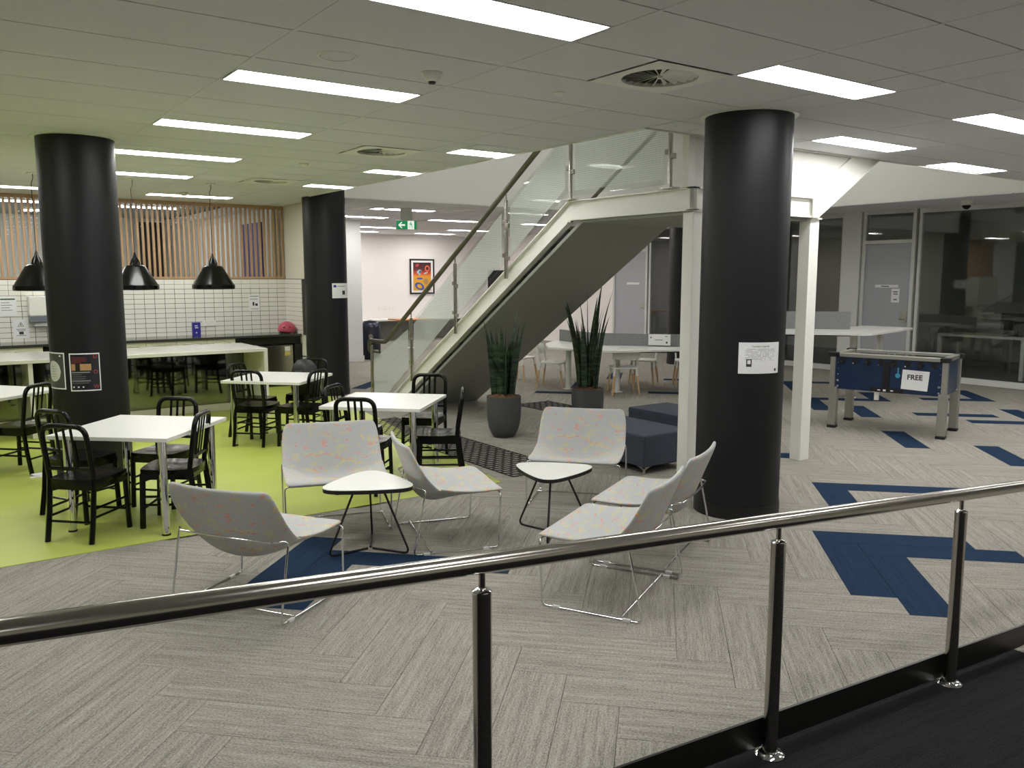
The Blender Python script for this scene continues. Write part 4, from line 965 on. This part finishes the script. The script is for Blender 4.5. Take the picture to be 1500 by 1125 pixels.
# desk inside the dark office
t = thing('office_desk', 'white-framed desk inside the dark office behind the glass', 'desk', (15.3, 6.6, 0))
obj('top', B(0, .75, 0, 1.5, .70, .74), M_whitesteel, t)
for y in (0, 1.44): obj('leg_frame', MB().box(0, .06, y, y+.06, 0, .7).box(.69, .75, y, y+.06, 0, .7), M_whitesteel, t)
t = thing('office_monitor', 'black monitor on the desk inside the dark office', 'monitor', (15.6, 6.9, .74)); obj('screen', B(0, .03, -.25, .25, .1, .4), M_edge, t, bevel=.004); obj('stand', MB().box(.02, .05, -.03, .03, .01, .2).box(-.06, .1, -.1, .1, 0, .012), M_blackm, t)

# ------------------------------------------------------------------ far room
t = thing('wall_bench', 'built-in white bench running along the far wall under the framed print', 'bench', (7.7, 20.75, 0))
obj('top', B(0, 6.4, 0, .74, .56, .60), M_white, t); obj('back_board', B(0, 6.4, .70, .74, 0, .56), M_soffit, t)
for x in (0, 2.1, 4.2, 6.36): obj('support', B(x, x+.04, .05, .70, 0, .56), M_greyw, t)
t = thing('framed_print', 'black framed colourful print on the far white wall', 'picture', (11.95, 21.49, 1.27))
obj('frame', MB().box(-.40, -.36, -.03, 0, 0, 1.0).box(.36, .40, -.03, 0, 0, 1.0).box(-.36, .36, -.03, 0, 0, .04).box(-.36, .36, -.03, 0, .96, 1.0), M_edge, t); obj('mount', B(-.36, .36, -.012, -.002, .04, .96), M_paper, t)
ar = obj('artwork', B(-.29, .29, -.016, -.012, .1, .9), M_art, t, uv=lambda i, c: ((c.x+.29)/.58, (c.z-.1)/.8))
TA = Matrix.Rotation(PI/2, 4, 'X')
def blob(nm, cx, cz, rx, rz_, mat, inner=0, rot=0):
    n = 20; o_ = [(rx*math.cos(2*PI*i/n), rz_*math.sin(2*PI*i/n)) for i in range(n)]; R_ = Matrix.Rotation(rot, 2)
    pts = [R_ @ Vector(p) for p in o_]; T = Matrix.Translation((cx, -.0165, cz)) @ TA
    if not inner: return obj(nm, MB().prism([(p.x, p.y) for p in pts], 0, .0015, T), mat, ar)
    vs = [(p.x, p.y, .001) for p in pts]+[(p.x*inner, p.y*inner, .001) for p in pts]; return obj(nm, MB().add(vs, [(i, (i+1) % n, n+(i+1) % n, n+i) for i in range(n)], T), mat, ar)
M_or = M('orange_print', (232, 112, 72), .5); M_lb = M('pale_blue_print', (150, 200, 214), .5); M_bp = M('cobalt_print', (58, 84, 176), .5)
blob('painted_ring', .17, .73, .08, .09, M_or, .6); blob('painted_shape', -.1, .64, .08, .05, M_lb, 0, .5); blob('painted_shape', -.08, .6, .03, .09, M_lb, 0, -.2); blob('painted_shape', .12, .60, .07, .02, M_lb, 0, .3)
blob('painted_ring', -.09, .22, .16, .1, M_bp, .55, -.4); blob('painted_shape', -.08, .44, .11, .025, M_bp); blob('painted_shape', .12, .36, .08, .09, M_tan); blob('painted_shape', -.16, .82, .06, .04, M_red, 0, .4)
t = thing('litter_bin', 'round navy litter bin beside the pale grey pier', 'bin', (7.95, 16.6, 0))
obj('body', MB().lathe([(.19, 0), (.21, .02), (.21, .62), (.19, .68)], 28), M('navy_plastic', (24, 28, 44), .4), t, smooth=45)
obj('domed_lid', MB().lathe([(.21, .66), (.2, .74), (.14, .82), (.002, .85)], 28, cap=False), M('navy_lid', (30, 34, 52), .3), t, smooth=60); obj('badge', MB().lathe([(.05, 0), (.05, .004)], 16, Matrix.Translation((-.09, -.19, .5)) @ Matrix.Rotation(-.45, 4, 'Z') @ TA), M_steel, t)
t = thing('cafe_side_table', 'small timber-topped table in the far room seen past the handrail', 'table', (10.0, 18.6, 0))
obj('top', B(-.45, .45, -.35, .35, .70, .73), M('orange_timber', (214, 150, 96), .5, noise=(12, .1)), t, bevel=.003); obj('pedestal', MB().tube([(0, 0, .01), (0, 0, .70)], .03, 10), M_whitesteel, t); obj('base', MB().lathe([(.2, 0), (.2, .012)], 20), M_whitesteel, t)
t = thing('wall_screen', 'dark wall screen with a teal image glimpsed between stair and glass', 'screen', (14.19, 20.6, .75))
obj('panel', B(-.05, 0, -.75, .75, 0, 1.2), M_edge, t); obj('image', B(-.053, -.05, -.7, -.05, .45, 1.15), M_teal, t)
t = thing('wall_sockets', 'row of white sockets on the far wall above the bench', 'power outlet', (10.6, 21.49, .9))
for k in range(3): obj('plate', B(k*.17-.06, k*.17+.06, -.01, 0, -.04, .04), M_whitesteel, t, bevel=.002)
# exit sign hung from the ceiling
t = thing('exit_sign', 'green illuminated running man exit sign with a left arrow', 'exit sign', (6.94, 13.0, 2.57), math.radians(-26))
obj('housing', B(-.185, .185, -.02, .02, 0, .165), M_whitesteel, t, bevel=.004); obj('hanger', B(-.1, .1, -.012, .012, .165, CZ-2.57), M_greyw, t)
gp = obj('green_panel', B(-.17, .17, -.024, -.02, .012, .153), M_exitg, t); wp = obj('white_panel', B(.02, .13, -.026, -.024, .012, .153), M_exitw, t)
T = Matrix.Translation((-.08, -.0245, .082)) @ TA
obj('arrow', MB().prism([(-.06, 0), (-.01, .05), (.012, .05), (-.022, .014), (.055, .014), (.055, -.014), (-.022, -.014), (.012, -.05), (-.01, -.05)], 0, .0015, T), M_exitw, gp)
T = Matrix.Translation((.075, -.0265, .082)) @ TA; mm = MB()
mm.lathe([(.011, 0), (.011, .0015)], 12, T @ Matrix.Translation((-.006, .045, 0)))
for pl in ([(-.012, .03), (.008, .03), (.012, -.01), (-.004, -.012)], [(-.012, .03), (-.035, .01), (-.03, .004), (-.006, .018)], [(.006, .03), (.034, .014), (.03, .006), (.006, .02)], [(.012, -.01), (.03, -.028), (.03, -.056), (.022, -.056), (.02, -.03), (.0, -.012)], [(-.004, -.012), (-.014, -.034), (-.04, -.04), (-.04, -.032), (-.02, -.026), (.004, -.008)]): mm.prism(pl, 0, .0015, T)
obj('running_figure', mm, M_exitg, wp)
# ceiling devices
def dome(nm, x, y, r, h, lab, cat, lens=None):
    t = thing(nm, lab, cat, (x, y, CZ)); obj('body', MB().lathe([(r, 0), (r, -h*.35), (r*.72, -h*.8), (r*.5, -h), (.001, -h)], 24, cap=False), M_whitesteel, t, smooth=40)
    obj('base_ring', MB().lathe([(r*1.12, -.006), (r*1.12, 0)], 24), M_whitesteel, t)
    if lens: obj('sensor', MB().lathe([(r*.35, -h-.012), (r*.42, -h)], 16), M_edge, t)
dome('smoke_detector', 2.49, 4.33, .055, .05, 'white smoke detector between the long ceiling light and the swirl vent', 'smoke detector', True)
dome('motion_sensor', 3.41, 4.32, .035, .022, 'small white sensor disc near the swirl vent', 'sensor'); dome('motion_sensor', 3.36, 8.5, .045, .028, 'small white sensor disc near the short ceiling lights', 'sensor')
dome('smoke_detector', 3.12, 12.35, .055, .05, 'white smoke detector by the slat screen', 'smoke detector')
t = thing('ceiling_speaker', 'flush round ceiling speaker grille beside the long ceiling light', 'speaker', (1.90, 4.30, CZ)); obj('grille', MB().lathe([(.002, -.004), (.085, -.004), (.095, -.001)], 28, cap=False), M_tile, t); obj('ring', MB().lathe([(.095, -.004), (.105, -.004), (.108, 0)], 28, cap=False), M_whitesteel, t)
t = thing('security_camera', 'dark dome security camera under the bulkhead by the office glass', 'security camera', (13.35, 6.75, CZ)); obj('mount', MB().lathe([(.09, 0), (.09, -.06), (.075, -.07)], 24), M_whitesteel, t, smooth=40); obj('dome', MB().lathe([(.062, -.07), (.055, -.1), (.03, -.125), (.001, -.132)], 24, cap=False), M_black, t, smooth=60)
for x, y in ((6.5, 13.4), (7.8, 12.8)):
    vent(x, y, .5, 'far ceiling vent beside the warm ceiling lights', .55)

# ------------------------------------------------------------------ notices bent round the columns
def facing(c): return math.atan2(-c[1], -c[0])
def sheetuv(c, a0, a1, z0, z1): return lambda i, co: ((((math.atan2(co.y-c[1], co.x-c[0])-a0+PI) % (2*PI))-PI)/(a1-a0), (co.z-z0)/(z1-z0))
D = math.radians
def sheet(c, d0, d1, z0, z1, mat, name, parent=None, lift=0, **kw):
    a0, a1 = facing(c)+D(d0), facing(c)+D(d1)
    return obj(name, curved(c[0], c[1], c[2]+.001+lift, a0, a1, z0, z1, 14, .0006), mat, parent, uv=sheetuv(c, a0, a1, z0, z1), **kw)
t = thing('column_notice', 'white landscape notice taped to the black column before the staircase', 'notice', (0, 0, 0)); c = CR
sh = sheet(c, -3, 56, 1.09, 1.315, M_print, 'sheet', t)
sheet(c, 7, 14, 1.14, 1.195, M_ink, 'calculator_drawing', sh, .0008); sheet(c, 8.5, 12.5, 1.16, 1.188, M_paper, 'calculator_screen', sh, .0016)
def bent_text(txt, size, c, dmid, z, name, mat, parent):
    mb = text_mb(txt, size, .0002); am = facing(c)+D(dmid); R_ = c[2]+.0025
    mb.v = [(c[0]+(R_+v[2])*math.cos(am+v[0]/R_), c[1]+(R_+v[2])*math.sin(am+v[0]/R_), z+v[1]) for v in mb.v]
    return obj(name, mb, mat, parent)
bent_text('Calculator Superlab', .017, c, 26, 1.287, 'heading', M_ink, sh); sheet(c, 48, 51, 1.105, 1.125, M_ink, 'logo_mark', sh, .0008)
t = thing('column_poster', 'white-bordered dark poster with red letters U O W on the black column', 'poster', (0, 0, 0)); c = CL
sh = sheet(c, -30, 15, .825, 1.145, M_paper, 'border', t); ip = sheet(c, -28, 13.5, .835, 1.135, M_slate, 'dark_field', sh, .0007)
sheet(c, -27, 2, 1.0, 1.055, M_tan, 'photo_strip', ip, .0014); sheet(c, -21, -14, .995, 1.06, M_edge, 'phone', ip, .0021)
for k in range(4): sheet(c, -26, (-5, -4, -4, -12)[k], 1.105-.014*k, 1.112-.014*k, M('dull_red_ink', (112, 40, 42), .6), 'red_line', ip, .0014)
for k in range(6): sheet(c, -27, (0, -12, -6, -7, 0, -2)[k], .98-.018*k, .988-.018*k, M_inkl if k in (0, 4) else M('grey_ink', (92, 92, 98), .6), 'text_line', ip, .0014)
for d in (-26, -19, -12): sheet(c, d, d+2.5, .855, .866, M_paper, 'logo_mark', ip, .0014)
for ch, z in (('U', 1.115), ('O', .985), ('W', .86)): bent_text(ch, .045, c, 8.2, z, 'letter', M_red, ip)
t = thing('column_poster', 'white-bordered grey poster with a pale oval on the black column', 'poster', (0, 0, 0))
sh = sheet(c, -86, -38, .84, 1.15, M_paper, 'border', t); ip = sheet(c, -84, -40, .85, 1.14, M('dark_gradient_print', (70, 72, 70), .4, noise=(6, .5)), 'dark_field', sh, .0007)
n = 16; a0 = facing(c); R_ = c[2]+.0035; vs = []
for i in range(n+1):
    q = -1+2*i/n; an = a0+D(-63)+D(17)*q; e = .088*math.sqrt(max(0, 1-q*q))+.0005
    for z in (.99-e, .99+e): vs.append((c[0]+R_*math.cos(an), c[1]+R_*math.sin(an), z))
obj('pale_oval', MB().add(vs, [(2*i, 2*i+2, 2*i+3, 2*i+1) for i in range(n)]), M('oval_print', (206, 206, 200), .5), ip); sheet(c, -48, -45, 1.115, 1.128, M_paper, 'logo_mark', ip, .0014)
for k in range(5): sheet(c, -69, -58+(k % 2)*3, 1.03-.022*k, 1.034-.022*k, M_inkl, 'text_line', ip, .0045)
t = thing('column_notice', 'white notice with a small emblem on the column at the kitchen corner', 'notice', (0, 0, 0)); c = CM
sh = sheet(c, 16, 82, 1.46, 1.68, M_paper, 'sheet', t); sheet(c, 20, 28, 1.62, 1.655, M_purple, 'emblem', sh, .0008); sheet(c, 48, 60, 1.51, 1.57, M_ink, 'picture', sh, .0008); sheet(c, 30, 62, 1.63, 1.64, M_inkl, 'text_line', sh, .0008)

mb = MB(); rnd = random.Random(5); vs = [(rnd.uniform(-.05, .05), rnd.uniform(-.04, .04), .006+rnd.uniform(0, .03)) for k in range(9)]+[(-.06, -.04, .005), (.06, -.035, .005), (.065, .04, .005), (-.05, .045, .005)]
mb.add(vs, [(9, 10, 0), (10, 11, 1), (11, 12, 2), (12, 9, 3), (9, 0, 3), (10, 1, 0), (11, 2, 1), (12, 3, 2), (0, 1, 4), (1, 2, 5), (2, 3, 6), (3, 0, 7), (0, 4, 8), (4, 1, 5), (5, 2, 6), (6, 3, 7), (7, 0, 8), (4, 5, 8), (5, 6, 8), (6, 7, 8), (12, 11, 10, 9)])
obj('paper_scrap', mb, M_paper, loc=(.75, 8.46, 0), label='crumpled scrap of white paper lying on the lime floor', cat='litter')

# ------------------------------------------------------------------ ramp railing in front
RY = 1.70
t = thing('ramp_railing', 'brushed steel tube handrail with posts along the dark ramp', 'railing', (0, RY, 0))
def rr(x): return 1.162-.0785*x
obj('handrail', MB().tube([(x, 0, rr(x)) for x in (-3, -1, 1, 3, 6.5)], .0265, 24), M_rail, t, smooth=40)
for x in (-1.32, -.11, 1.105, 2.285, 3.49, 4.7):
    zb = max(rz_(x), 0)
    p = obj('post', MB().tube([(x, 0, zb+.01), (x, 0, rr(x)-.075)], .0245, 20), M_rail, t, smooth=40)
    obj('post_cap', MB().lathe([(.0255, 0), (.0255, .004), (.013, .012)], 20, Matrix.Translation((x, 0, rr(x)-.076))), M_chrome, p, smooth=40)
    obj('rail_stem', MB().tube([(x, 0, rr(x)-.07), (x, 0, rr(x)-.02)], .0085, 12), M_rail, p, smooth=40)
    obj('base_flange', MB().lathe([(.05, 0), (.05, .005), (.04, .014), (.026, .018)], 24, Matrix.Translation((x, 0, zb))), M_chrome, p, smooth=40)
mb = MB()
def pl(x): return max(rz_(x), -.02)
A = [(-3, .12, .02), (5.2, .12, .02)]
xs_ = [-3, 4.2, 5.2]
for xa, xb in ((-3, 4.2), (4.2, 5.2)):
    za, zb = rz_(xa), rz_(xb)
    if xa >= 4.2: za = zb = 0
    mb.add([(xa, .03, za+.02), (xb, .03, zb+.02), (xb, .03, zb+.125), (xa, .03, za+.125), (xa, .04, za+.02), (xb, .04, zb+.02), (xb, .04, zb+.125), (xa, .04, za+.125)], [(0,1,2,3),(7,6,5,4),(0,4,5,1),(1,5,6,2),(2,6,7,3),(3,7,4,0)])
obj('kick_plate', mb, M_plate, t)
